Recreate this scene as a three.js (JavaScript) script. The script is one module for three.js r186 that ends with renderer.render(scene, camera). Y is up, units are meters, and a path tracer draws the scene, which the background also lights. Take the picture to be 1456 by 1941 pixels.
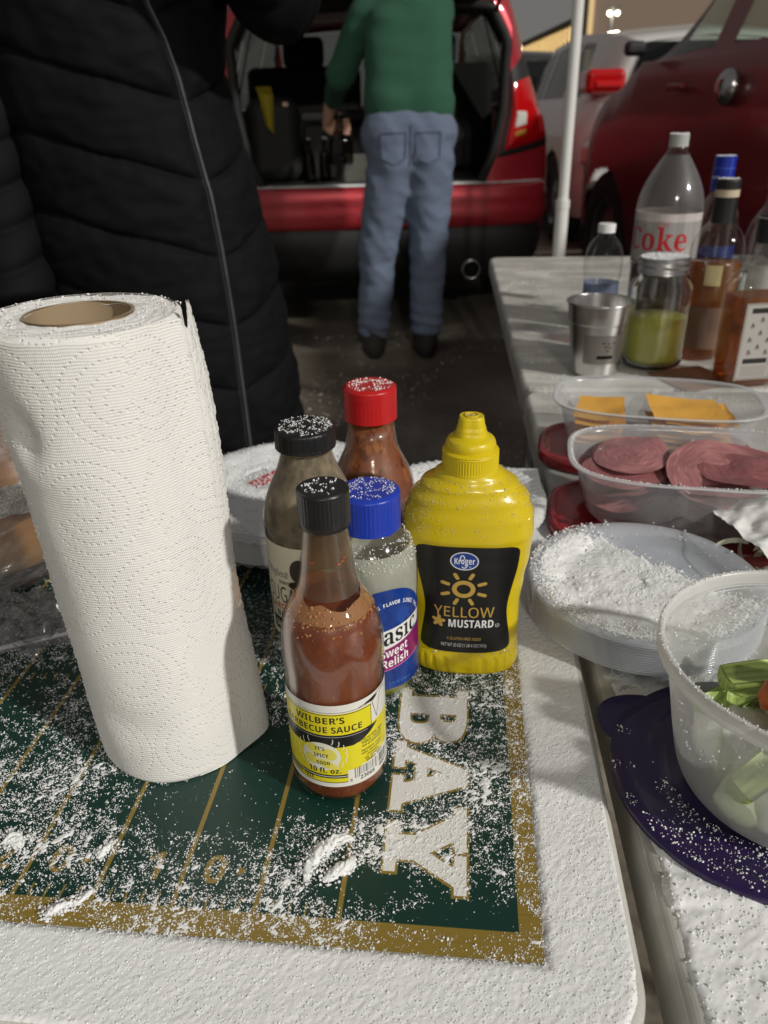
import * as THREE from 'three';
import { mergeGeometries, mergeVertices, toCreasedNormals } from 'three/addons/utils/BufferGeometryUtils.js';
import { RoundedBoxGeometry } from 'three/addons/geometries/RoundedBoxGeometry.js';
import { MarchingCubes } from 'three/addons/objects/MarchingCubes.js';
import { ImprovedNoise } from 'three/addons/math/ImprovedNoise.js';

// ---------------------------------------------------------------- camera, sky, lamp light, exposure
const scene = new THREE.Scene();
const EYE = 1.077, PITCH = 27.4 * Math.PI / 180, ROLL = -1.45 * Math.PI / 180, FOCAL = 1458;
const camera = new THREE.PerspectiveCamera(2 * Math.atan(970.5 / FOCAL) * 180 / Math.PI, 768 / 1024, 0.01, 400);
camera.position.set(0, EYE, 0);
camera.rotation.order = 'YXZ';
camera.rotation.set(-PITCH, 0, ROLL);
camera.focus = 0.45;
camera.userData.fStop = camera.getFocalLength() / 2.6;
camera.updateMatrixWorld(true);

const skyW = 64, skyH = 32, skyData = new Float32Array(skyW * skyH * 4);
for (let j = 0; j < skyH; j++) for (let i = 0; i < skyW; i++) {
  const el = Math.max(0, ((j + 0.5) / skyH - 0.5) * 2), k = 4 * (j * skyW + i);
  const g = 0.178 - 0.045 * el, w = 0.04 * (1 - el);
  skyData.set([g * (1 + w), g, g * (0.97 - w * 0.5), 1], k);
}
const sky = new THREE.DataTexture(skyData, skyW, skyH, THREE.RGBAFormat, THREE.FloatType);
sky.mapping = THREE.EquirectangularReflectionMapping;
sky.magFilter = sky.minFilter = THREE.LinearFilter;
sky.needsUpdate = true;
scene.background = sky;
scene.environment = sky;

const LIGHT_FROM = new THREE.Vector3(0.80, 0.62, 0.60).normalize();
const lamp = new THREE.DirectionalLight(new THREE.Color(1, 0.965, 0.90), 2.8);
lamp.position.copy(LIGHT_FROM).multiplyScalar(12);
lamp.castShadow = true;
lamp.shadow.radius = 5;
lamp.shadow.mapSize.set(4096, 4096);
Object.assign(lamp.shadow.camera, { left: -6, right: 6, top: 6, bottom: -6, near: 0.5, far: 40 });
scene.add(lamp, lamp.target);

const renderer = new THREE.WebGLRenderer({ antialias: true });
renderer.toneMapping = THREE.LinearToneMapping;
renderer.toneMappingExposure = 0.87;
renderer.shadowMap.enabled = true;

// ---------------------------------------------------------------- helpers
let seed = 20231;
const rnd = () => { seed = (seed + 0x6d2b79f5) | 0; let t = Math.imul(seed ^ (seed >>> 15), 1 | seed); t = (t + Math.imul(t ^ (t >>> 7), 61 | t)) ^ t; return ((t ^ (t >>> 14)) >>> 0) / 4294967296; };
const rr = (a, b) => a + (b - a) * rnd();
const clamp = (x, a = 0, b = 1) => Math.min(b, Math.max(a, x));
const sstep = (a, b, x) => { const t = clamp((x - a) / (b - a)); return t * t * (3 - 2 * t); };
const lerp = (a, b, t) => a + (b - a) * t;
const perlin = new ImprovedNoise();
const noise = (x, y, z = 0) => perlin.noise(x + 37.3, y + 11.7, z + 5.1);
const fbm = (x, y, z = 0, o = 4) => { let s = 0, a = 0.5, f = 1; for (let k = 0; k < o; k++) { s += a * noise(x * f, y * f, z * f); a *= 0.5; f *= 2.03; } return s; };
const TABLE = 0.712;
// a photo pixel on the level y
const RAYM = new THREE.Matrix4().extractRotation(camera.matrixWorld);
const ray = (u, v) => new THREE.Vector3((u - 728) / FOCAL, -(v - 970.5) / FOCAL, -1).applyMatrix4(RAYM);
const onLevel = (u, v, y = TABLE) => { const d = ray(u, v); return d.multiplyScalar((y - EYE) / d.y).add(new THREE.Vector3(0, EYE, 0)); };
const atDepth = (u, v, z) => { const d = ray(u, v); return d.multiplyScalar(z / d.z).add(new THREE.Vector3(0, EYE, 0)); };

const taken = new Map();
const numbered = (n) => { const k = taken.get(n) ?? 0; taken.set(n, k + 1); return k ? n + '_' + String(k).padStart(3, '0') : n; };
const shade = (m) => { m.castShadow = true; m.receiveShadow = true; return m; };
function thing(name, label, category, [x, y, z] = [0, 0, 0], turn = 0, group) {
  const o = new THREE.Group(); o.name = numbered(name); o.position.set(x, y, z); o.rotation.y = turn;
  o.userData = { label, category }; if (group) o.userData.group = group;
  scene.add(o); return o;
}
function part(parent, name, geometry, material, label) {
  const m = shade(new THREE.Mesh(geometry, material)); m.name = name; if (label) m.userData.label = label; parent.add(m); return m;
}
function single(name, geometry, material, label, category, [x, y, z] = [0, 0, 0], turn = 0, group) {
  const m = shade(new THREE.Mesh(geometry, material)); m.name = numbered(name); m.position.set(x, y, z); m.rotation.y = turn;
  m.userData = { label, category }; if (group) m.userData.group = group; scene.add(m); return m;
}
function struct(name, geometry, material) { const m = shade(new THREE.Mesh(geometry, material)); m.name = numbered(name); m.userData = { kind: 'structure' }; scene.add(m); return m; }
function dup(root, [x, y, z], turn, label) { const r = root.clone(); r.name = numbered(root.name.replace(/_\d{3}$/, '')); r.position.set(x, y, z); r.rotation.y = turn; r.userData = { ...root.userData }; if (label) r.userData.label = label; scene.add(r); return r; }

const rgb = (r, g, b) => new THREE.Color().setRGB(r, g, b);
const std = (c, roughness, more = {}) => new THREE.MeshStandardMaterial({ color: rgb(...c), roughness, side: THREE.DoubleSide, ...more });
const phys = (c, roughness, more = {}) => new THREE.MeshPhysicalMaterial({ color: rgb(...c), roughness, side: THREE.DoubleSide, ...more });
const pane = (c, roughness = 0.03, more = {}) => phys(c, roughness, { transmission: 1, thickness: 0, ior: 1.5, ...more });
const milky = (c, roughness, transmission, more = {}) => phys(c, roughness, { transmission, thickness: 0, ior: 1.45, ...more });

function canvasTexture(w, h, draw, srgb = true) {
  const c = document.createElement('canvas'); c.width = w; c.height = h; const g = c.getContext('2d'); draw(g, w, h);
  const t = new THREE.CanvasTexture(c); if (srgb) t.colorSpace = THREE.SRGBColorSpace; t.magFilter = THREE.LinearFilter; t.wrapS = t.wrapT = THREE.ClampToEdgeWrapping; return t;
}
function dataTexture(w, h, f, srgb = false) { // f(u, v) -> [r, g, b] in 0..1, tiling
  const d = new Uint8Array(w * h * 4);
  for (let j = 0; j < h; j++) for (let i = 0; i < w; i++) { const c = f(i / w, j / h); d.set([255 * clamp(c[0]), 255 * clamp(c[1]), 255 * clamp(c[2]), 255], 4 * (j * w + i)); }
  const t = new THREE.DataTexture(d, w, h); t.wrapS = t.wrapT = THREE.RepeatWrapping; t.magFilter = THREE.LinearFilter; if (srgb) t.colorSpace = THREE.SRGBColorSpace; t.needsUpdate = true; return t;
}
const tiled = (t, u, v) => { const c = t.clone(); c.repeat.set(u, v); c.needsUpdate = true; return c; };

// grid(nu, nv, f): f(u, v) -> [x, y, z]; uv from uvf or (u, v)
function grid(nu, nv, f, uvf, wrapU = false) {
  const p = [], uv = [], ix = [];
  for (let j = 0; j <= nv; j++) for (let i = 0; i <= nu; i++) { const u = i / nu, v = j / nv; p.push(...f(u, v)); uv.push(...(uvf ? uvf(u, v) : [u, v])); }
  for (let j = 0; j < nv; j++) for (let i = 0; i < nu; i++) { const a = j * (nu + 1) + i, b = a + 1, c = a + nu + 1, d = c + 1; ix.push(a, b, d, a, d, c); }
  const g = new THREE.BufferGeometry();
  g.setAttribute('position', new THREE.Float32BufferAttribute(p, 3)); g.setAttribute('uv', new THREE.Float32BufferAttribute(uv, 2)); g.setIndex(ix); g.computeVertexNormals();
  if (wrapU) { const n = g.attributes.normal; for (let j = 0; j <= nv; j++) { const a = j * (nu + 1), b = a + nu; const v = new THREE.Vector3(n.getX(a) + n.getX(b), n.getY(a) + n.getY(b), n.getZ(a) + n.getZ(b)).normalize(); n.setXYZ(a, v.x, v.y, v.z); n.setXYZ(b, v.x, v.y, v.z); } }
  return g;
}
// a round body from [radius, height] pairs
function lathe(pts, seg = 56, smooth = true) {
  let q = pts.map(([r, y]) => new THREE.Vector2(Math.max(r, 0.00001), y));
  if (smooth) { const c = new THREE.CatmullRomCurve3(pts.map(([r, y]) => new THREE.Vector3(r, y, 0)), false, 'centripetal'); q = c.getPoints(pts.length * 4).map((v) => new THREE.Vector2(Math.max(v.x, 0.00001), v.y)); }
  return new THREE.LatheGeometry(q, seg);
}
const radiusAt = (pts, y) => { for (let k = 1; k < pts.length; k++) if (y <= pts[k][1] && pts[k][1] > pts[k - 1][1]) return lerp(pts[k - 1][0], pts[k][0], clamp((y - pts[k - 1][1]) / (pts[k][1] - pts[k - 1][1]))); return pts[pts.length - 1][0]; };
// a printed label wrapped round a bottle: angle 0 faces +z
const wrapLabel = (r, a0, a1, y0, y1, top = null, n = 48, m = 12) => grid(n, m, (u, v) => { const a = lerp(a0, a1, u), hi = top ? top(u) : y1, y = lerp(y0, hi, v), R = typeof r === 'function' ? r(y) : r; return [R * Math.sin(a), y, R * Math.cos(a)]; }, top ? (u, v) => [u, (lerp(y0, top(u), v) - y0) / (y1 - y0)] : null);
const at = (g, x, y, z) => g.translate(x, y, z);
const box = (w, h, d, x = 0, y = 0, z = 0, r = 0) => (r ? new RoundedBoxGeometry(w, h, d, 2, r) : new THREE.BoxGeometry(w, h, d)).translate(x, y, z);
const tube = (pts, r, seg = 24, rad = 8) => new THREE.TubeGeometry(new THREE.CatmullRomCurve3(pts.map((p) => new THREE.Vector3(...p))), seg, r, rad);
const merge = (...gs) => mergeGeometries(gs.map((g) => { const q = g.index ? g.toNonIndexed() : g; for (const k of Object.keys(q.attributes)) if (!['position', 'normal', 'uv'].includes(k)) q.deleteAttribute(k); return q; }));
function roundRect(hw, hd, r) { const s = new THREE.Shape(); s.moveTo(-hw + r, -hd); s.lineTo(hw - r, -hd); s.absarc(hw - r, -hd + r, r, -Math.PI / 2, 0); s.lineTo(hw, hd - r); s.absarc(hw - r, hd - r, r, 0, Math.PI / 2); s.lineTo(-hw + r, hd); s.absarc(-hw + r, hd - r, r, Math.PI / 2, Math.PI); s.lineTo(-hw, -hd + r); s.absarc(-hw + r, -hd + r, r, Math.PI, 1.5 * Math.PI); return s; }
// a slab lying flat: top at y1, bottom at y0
function slab(shape, y0, y1, bevel = 0.004) { const g = new THREE.ExtrudeGeometry(shape, { depth: y1 - y0 - 2 * bevel, bevelEnabled: bevel > 0, bevelSize: bevel, bevelThickness: bevel, bevelOffset: -bevel, bevelSegments: 8, curveSegments: 16 }); g.rotateX(-Math.PI / 2).translate(0, y0 + bevel, 0); return g; }
const superRing = (a, hw, hd, n) => { const c = Math.cos(a), s = Math.sin(a); return [Math.sign(s) * hw * Math.abs(s) ** (2 / n), Math.sign(c) * hd * Math.abs(c) ** (2 / n)]; };
// a body of changing oval section: rows of [y, halfWidth, halfDepth, exponent]
function oval(rows, nu = 72, nv = 60, extra = null) {
  const f = (y) => { let k = 1; while (k < rows.length - 1 && y > rows[k][0]) k++; const t = clamp((y - rows[k - 1][0]) / (rows[k][0] - rows[k - 1][0])); const s = t * t * (3 - 2 * t); return rows[k].map((b, i) => lerp(rows[k - 1][i], b, i ? s : t)); };
  const y0 = rows[0][0], y1 = rows[rows.length - 1][0];
  return { at: f, geometry: grid(nu, nv, (u, v) => { const y = lerp(y0, y1, v), [, w, d, n] = f(y), a = -u * 2 * Math.PI, [x, z] = superRing(a, w, d, n); const e = extra ? extra(a, y) : 0; return [x * (1 + e), y, z * (1 + e)]; }, null, true) };
}
const capDisc = (w, d, n, y, seg = 48) => { const s = new THREE.Shape(); for (let i = 0; i <= seg; i++) { const [x, z] = superRing(i / seg * 2 * Math.PI, w, d, n); i ? s.lineTo(x, z) : s.moveTo(x, z); } return new THREE.ShapeGeometry(s, 1).rotateX(-Math.PI / 2).translate(0, y, 0); };

// ---- snow grains: many tiny ice crystals as one uncountable stuff object
const grainShapes = [0, 1, 2].map((k) => { const g = new THREE.IcosahedronGeometry(1, 0), p = g.attributes.position; for (let i = 0; i < p.count; i++) { const x = p.getX(i), y = p.getY(i), z = p.getZ(i), s = 1 + 0.75 * noise(x * 1.7 + k * 9, y * 1.7, z * 1.7); p.setXYZ(i, x * s * (1.25 - 0.2 * k), y * s * 0.8, z * s); } g.computeVertexNormals(); return g; });
const snowMat = phys([0.86, 0.865, 0.87], 0.7, { ior: 1.31, flatShading: true });
const dropMat = phys([0.9, 0.86, 0.62], 0.08, { transmission: 0.75, thickness: 0, ior: 1.33 });
const snowSoft = std([0.85, 0.855, 0.86], 0.85);
function grains(label, points, rMin, rMax, flat = 1) {
  const per = [[], [], []]; for (const p of points) per[Math.floor(rnd() * 3)].push(p);
  const root = new THREE.Group(); root.name = numbered('snow_grains'); root.userData = { label, category: 'snow', kind: 'stuff' };
  const M = new THREE.Matrix4(), Q = new THREE.Quaternion(), E = new THREE.Euler(), S = new THREE.Vector3(), P = new THREE.Vector3();
  const all = per.map((list, k) => {
    if (!list.length) return null;
    const im = shade(new THREE.InstancedMesh(grainShapes[k], snowMat, list.length)); im.name = 'grains';
    list.forEach((p, i) => { const s = (p[3] ?? 1) * (rMin + (rMax - rMin) * rnd() ** 2 * (rnd() < 0.03 ? 1.8 : 1)); E.set(rr(0, 6.28), rr(0, 6.28), rr(0, 6.28)); im.setMatrixAt(i, M.compose(P.set(p[0], p[1] + s * 0.35, p[2]), Q.setFromEuler(E), S.set(s, s * flat, s))); });
    im.userData.kind = 'stuff'; return im;
  }).filter(Boolean);
  for (const im of all) root.add(im);
  scene.add(root); return root;
}
const discPoints = (x, y, z, r, n, dens = () => 1, dome = 0) => { const out = []; for (let t = 0; out.length < n && t < n * 20; t++) { const a = rnd() * 6.2832, q = Math.sqrt(rnd()) * r, X = x + q * Math.cos(a), Z = z + q * Math.sin(a); if (rnd() < dens(X, Z)) out.push([X, y + dome * (1 - (q / r) ** 2), Z]); } return out; };

// ---------------------------------------------------------------- setting: wet lot, far building
const asphaltTex = dataTexture(512, 512, (u, v) => {
  const t = (x, s) => Math.sin(x * Math.PI * 2) * s, c = (x, s) => Math.cos(x * Math.PI * 2) * s;
  const big = fbm(t(u, 0.9) + 3, c(u, 0.9) + t(v, 0.9), c(v, 0.9), 4), fine = rnd();
  const damp = 0.38 + 0.34 * big, g = damp + 0.10 * (fine - 0.5), salt = sstep(0.12, 0.4, big) * 0.16;
  return [g + salt + 0.02, g + salt, g + salt - 0.03];
}, true);
asphaltTex.repeat.set(90, 90);
struct('ground', new THREE.PlaneGeometry(400, 400).rotateX(-Math.PI / 2), std([1.0, 0.96, 0.88], 0.5, { map: asphaltTex, bumpMap: asphaltTex, bumpScale: 0.006 }));
// thin trodden snow lying between the cars
{
  const lot = [];
  for (let k = 0; k < 9000; k++) { const x = rr(-2.2, 2.6), z = rr(-4.2, -1.6); if (fbm(x * 1.3, z * 1.3, 2) + 0.15 * noise(x * 7, z * 7) > 0.02) lot.push([x, 0.001, z]); }
  grains('loose snow grains lying on the dark asphalt', lot, 0.0012, 0.0035, 0.6);
}

// ---------------------------------------------------------------- near folding table with the football field print
const TX = 0.147, TZ = -0.49, TA = -0.1082;
const cosT = Math.cos(TA), sinT = Math.sin(TA);
const toWorld = (a, b, y = TABLE) => [TX + a * cosT - b * sinT, y, TZ - a * sinT - b * cosT]; // a: along the table to its right edge, b: away from the near edge
const toTable = (x, z) => { const dx = x - TX, dz = z - TZ; return [dx * cosT - dz * sinT, -dx * sinT - dz * cosT]; };
const plasticTex = dataTexture(256, 256, (u, v) => { const n = 0.92 + 0.05 * (rnd() - 0.5) + 0.04 * Math.sin(u * 6.283) * Math.cos(v * 12.566); return [n, n, n * 0.985]; }, true);
const tablePlastic = phys([0.70, 0.69, 0.655], 0.42, { map: tiled(plasticTex, 6, 6), bumpMap: tiled(plasticTex, 12, 12), bumpScale: 0.0004 });
const steelGrey = std([0.22, 0.22, 0.23], 0.4, { metalness: 0.8 });
function tableLegs(t, xs, z0, z1) {
  for (const x of xs) {
    for (const z of [z0, z1]) part(t, 'leg', tube([[x, 0.01, z], [x, 0.35, z], [x, TABLE - 0.04, z]], 0.0125, 6, 12), steelGrey);
    part(t, 'leg_brace', tube([[x, 0.22, z0], [x, 0.22, (z0 + z1) / 2], [x, 0.22, z1]], 0.009, 6, 10), steelGrey);
  }
}
const nearTable = thing('folding_table', 'white folding table printed with a green and gold football field', 'table', [TX, 0, TZ], TA);
{
  const W = 1.22, D = 0.638, bm = -0.001;
  part(nearTable, 'tabletop', at(slab(roundRect(W / 2, D / 2, 0.048), TABLE - 0.042, TABLE, 0.006), -W / 2, 0, -bm), tablePlastic);
  tableLegs(nearTable, [-1.05, -0.17], -0.24, 0.24);
  const draw = (a0, a1) => (g, w, h) => {
    const X = (a) => (a - a0) / (a1 - a0) * w, Y = (b) => (0.27 - b) / 0.5396 * h, S = w / (a1 - a0);
    const gold = '#937b34', green = '#0f382f';
    g.fillStyle = gold; g.fillRect(0, 0, w, h);
    g.fillStyle = green; g.fillRect(X(-1.16), Y(0.2545), X(-0.0578) - X(-1.16), Y(-0.2545) - Y(0.2545));
    for (let k = 0; k < 900; k++) { g.fillStyle = `rgba(${rnd() < 0.5 ? '8,30,26' : '40,92,78'},0.10)`; g.fillRect(rnd() * w, rnd() * h, 20 + rnd() * 160, 1 + rnd() * 2); }
    g.fillStyle = gold;
    for (let k = 0; k < 21; k++) g.fillRect(X(-0.149 - 0.0439 * k) - 0.0014 * S, Y(0.2545), 0.0028 * S, Y(-0.2545) - Y(0.2545));
    for (let k = 0; k < 100; k++) if (k % 5) { const a = -0.149 - 0.00878 * k; for (const [b, l] of [[-0.2545, 0.008], [0.2465, 0.008], [0.085, 0.008], [-0.085, 0.008]]) g.fillRect(X(a) - 0.0006 * S, Y(b + l), 0.0012 * S, l * S); }
    g.textAlign = 'center'; g.textBaseline = 'middle';
    for (let n = 1; n < 10; n++) {
      const a = -0.149 - 0.0878 * n, num = String(n <= 5 ? n * 10 : (10 - n) * 10);
      for (const [b, turn] of [[-0.231, 0], [0.231, Math.PI]]) {
        g.save(); g.translate(X(a), Y(b)); g.rotate(turn); g.font = `bold ${0.024 * S}px sans-serif`; g.fillText(num[0], -0.0165 * S, 0); g.fillText(num[1], 0.0165 * S, 0);
        g.beginPath(); g.moveTo(0.029 * S, -0.003 * S); g.lineTo(0.0345 * S, 0); g.lineTo(0.029 * S, 0.003 * S); g.fill(); g.restore();
      }
    }
    // end zone lettering, read from the right edge of the table
    const word = (text, a, b, turn) => {
      g.save(); g.translate(X(a), Y(b)); g.rotate(turn); g.font = `bold ${0.0585 * S}px serif`; g.lineJoin = 'miter'; g.textAlign = 'left'; g.textBaseline = 'alphabetic';
      let x = 0; for (const ch of text) { const m = g.measureText(ch).width, sx = 0.052 * S / (m || 1); g.save(); g.translate(x, 0); if (ch !== ' ') { g.scale(sx, 1); g.lineWidth = 0.0066 * S; g.strokeStyle = gold; g.strokeText(ch, 0, 0); g.lineWidth = 0.0036 * S; g.strokeStyle = '#f5f4ef'; g.strokeText(ch, 0, 0); g.fillStyle = '#f5f4ef'; g.fillText(ch, 0, 0); } g.restore(); x += 0.053 * S; } g.restore();
    };
    word('GREEN BAY', -0.1275, 0.2418, Math.PI / 2);
    word('GREEN BAY', -1.0900, -0.2418, -Math.PI / 2);
  };
  const sheet = (a0, a1, n) => { const m = new THREE.PlaneGeometry(a1 - a0, 0.5396).rotateX(-Math.PI / 2).translate((a0 + a1) / 2, TABLE + 0.0008, -0.0002); part(nearTable, 'field_print', m, phys([0.9, 0.9, 0.9], 0.38, { map: canvasTexture(n, Math.round(n * 0.5396 / (a1 - a0)), draw(a0, a1)) })); };
  sheet(-0.5862, -0.0462, 2048); sheet(-1.1738, -0.5862, 1024);
}
// snow lying on the white margin of the near table: a bumpy crust that thins out at the print
{
  const a0 = -0.45, a1 = -0.004, b0 = -0.3165, b1 = 0.31, step = 0.0013, nu = Math.round((a1 - a0) / step), nv = Math.round((b1 - b0) / step);
  const crust = (a, b) => {
    const edge = Math.max(a + 0.0462, -0.2696 - b) + 0.0012 * noise(a * 420, b * 420) + 0.0010 * noise(a * 160, b * 160, 3), rim = Math.min(-0.001 - a, b + 0.319);
    const wiped = sstep(-0.13, -0.10, b + 0.018 * noise(a * 30, b * 30)) * (1 - sstep(0.10, 0.2, b));
    let h = 0.0017 + 0.0006 * fbm(a * 45, b * 45, 1, 3) + 0.0006 * (rnd() - 0.5);
    h -= 0.0012 * wiped;
    const corner = Math.hypot(Math.max(0, a + 0.046), Math.max(0, -0.271 - b)) - 0.043;
    return h * sstep(-0.0005, 0.004, edge) - 0.004 * (1 - sstep(-0.003, 0.0005, edge)) - 0.004 * sstep(-0.004, 0.002, a > -0.046 && b < -0.271 ? corner : -1) - 0.003 * (1 - sstep(0.0, 0.004, rim));
  };
  const g = grid(nu, nv, (u, v) => { const a = lerp(a0, a1, u), b = lerp(b0, b1, v), [x, , z] = toWorld(a, b); return [x, TABLE + crust(a, b), z]; });
  // drop the faces that lie under the print
  const keep = [], ix = g.index.array, py = g.attributes.position; for (let i = 0; i < ix.length; i += 3) if (py.getY(ix[i]) > TABLE - 0.002 || py.getY(ix[i + 1]) > TABLE - 0.002 || py.getY(ix[i + 2]) > TABLE - 0.002) keep.push(ix[i], ix[i + 1], ix[i + 2]);
  g.setIndex(keep);
  const m = shade(new THREE.Mesh(g, snowSoft)); m.name = numbered('snow_crust'); m.userData = { label: 'granular snow crust on the white margin of the printed table', category: 'snow', kind: 'stuff' }; scene.add(m);
  const on = [];
  for (let k = 0; k < 150000; k++) { const a = rr(-0.45, -0.005), b = rr(-0.315, 0.3); const margin = a > -0.046 || b < -0.27; if (!margin) continue; const h = crust(a, b); if (h < -0.0003) continue; if (b > -0.1 && rnd() < 0.6) continue; const [x, y, z] = toWorld(a, b, TABLE + h); on.push([x, y, z]); }
  // scattered over the print, thick in places and swept clean in others
  const clear = [[onLevel(440, 1512), 0.050, 0.022], [onLevel(640, 1490), 0.045, 0.024], [onLevel(520, 1440), 0.055, 0.028], [onLevel(690, 1680), 0.03, 0.012], [onLevel(890, 1745), 0.03, 0.008]];
  const dense = [[onLevel(180, 1600), 0.05], [onLevel(880, 1540), 0.04], [onLevel(620, 1580), 0.05], [onLevel(930, 1400), 0.05], [onLevel(60, 1500), 0.05], [onLevel(850, 1350), 0.06], [onLevel(560, 1690), 0.05]];
  const loose = [];
  const cover = (a, b, x, z) => {
    let d = 0.28 + 1.15 * fbm(a * 20, b * 20, 7, 4) + 0.75 * noise(a * 105, b * 105, 1);
    for (const [c, r] of dense) d += 0.30 * Math.exp(-(((x - c.x) ** 2 + (z - c.z) ** 2) / r ** 2));
    for (const [c, rx, rz] of clear) d -= 1.1 * Math.exp(-((((x - c.x) / rx) ** 2 + ((z - c.z) / rz) ** 2) ** 2));
    if (a > -0.0578 || b < -0.2545) d += 0.10;
    return b > -0.02 ? d * 0.45 : d;
  };
  for (let k = 0; k < 1000000; k++) {
    const a = rr(-0.52, -0.046), b = rr(-0.272, 0.25), [x, y, z] = toWorld(a, b, TABLE + 0.0009);
    if (rnd() < clamp(cover(a, b, x, z) + 0.9 * noise(a * 300, b * 300, 5), 0.010, 0.72) * 0.43) loose.push([x, y, z]);
  }
  // powder drifted together where most has fallen
  {
    const st = 0.0011, A0 = -0.40, A1 = -0.046, B0 = -0.27, B1 = -0.02, g2 = grid(Math.round((A1 - A0) / st), Math.round((B1 - B0) / st), (u, v) => { const a = lerp(A0, A1, u), b = lerp(B0, B1, v), [x, , z] = toWorld(a, b); return [x, TABLE + 0.0008 + clamp(0.0011 * (cover(a, b, x, z) - 1.0) + 0.0011 * noise(a * 260, b * 260, 4) + 0.0013 * (rnd() - 0.62), -0.002, 0.0012), z]; });
    const kp = [], q = g2.index.array, gy = g2.attributes.position; for (let i = 0; i < q.length; i += 3) if (Math.max(gy.getY(q[i]), gy.getY(q[i + 1]), gy.getY(q[i + 2])) > TABLE + 0.0008) kp.push(q[i], q[i + 1], q[i + 2]);
    g2.setIndex(kp); const dm = shade(new THREE.Mesh(g2, snowSoft)); dm.name = numbered('snow_powder'); dm.userData = { label: 'powdery snow drifts on the green field print', category: 'snow', kind: 'stuff' }; scene.add(dm);
  }
  grains('fine snow grains scattered over the green field print and margin', on.concat(loose), 0.00012, 0.00046);
}
// wet clumps of scraped snow
function clump(label, path, r, n) {
  const c = new THREE.CatmullRomCurve3(path.map(([u, v]) => onLevel(u, v, TABLE + 0.002)));
  const g = grid(60, 26, (u, v) => { const p = c.getPoint(u), a = v * Math.PI * 2, taper = Math.sqrt(Math.max(0.0004, Math.sin(Math.PI * clamp(u, 0.01, 0.99)))); const q = r * taper * (0.75 + 0.7 * fbm(p.x * 150 + Math.cos(a) * 1.2, p.z * 150 + Math.sin(a) * 1.2, n, 4) + 0.25 * noise(p.x * 700 + 3 * Math.cos(a), p.z * 700, 3 * Math.sin(a))); const t = c.getTangent(u); return [p.x + q * Math.cos(a) * -t.z, Math.max(TABLE + 0.0005, p.y + q * 0.8 * Math.sin(a)), p.z + q * Math.cos(a) * t.x]; });
  const m = shade(new THREE.Mesh(g, snowSoft)); m.name = numbered('snow_clump'); m.userData = { label, category: 'snow' }; scene.add(m);
  const pts = []; for (let k = 0; k < n; k++) { const u = rnd(), p = c.getPoint(u); pts.push([p.x + rr(-1, 1) * r * 1.3, TABLE + 0.001 + rr(0, 0.9) * r * 0.7, p.z + rr(-1, 1) * r * 1.3]); }
  return pts;
}
{
  const pts = [
    ...clump('curved ridge of scraped snow on the green print beside the lettering', [[578, 1672], [590, 1640], [612, 1612], [640, 1592], [672, 1590]], 0.0055, 420),
    ...clump('translucent slush patch inside the curved snow ridge', [[612, 1672], [636, 1654], [662, 1640], [672, 1622]], 0.0046, 160),
    ...clump('small snow lump on the gold border line', [[82, 1735], [110, 1722], [140, 1712]], 0.0036, 160),
    ...clump('thin snow roll lying across the gold border', [[138, 1718], [158, 1702], [178, 1684]], 0.0022, 60),
    ...clump('snow lump beside the yard number on the print', [[5, 1600], [25, 1590], [40, 1610]], 0.005, 200),
    ...clump('flat snow heap between two gold yard lines', [[186, 1628], [200, 1610], [212, 1600]], 0.003, 120)];
  grains('snow crumbs round the scraped snow ridges', pts, 0.0003, 0.001);
}

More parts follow.
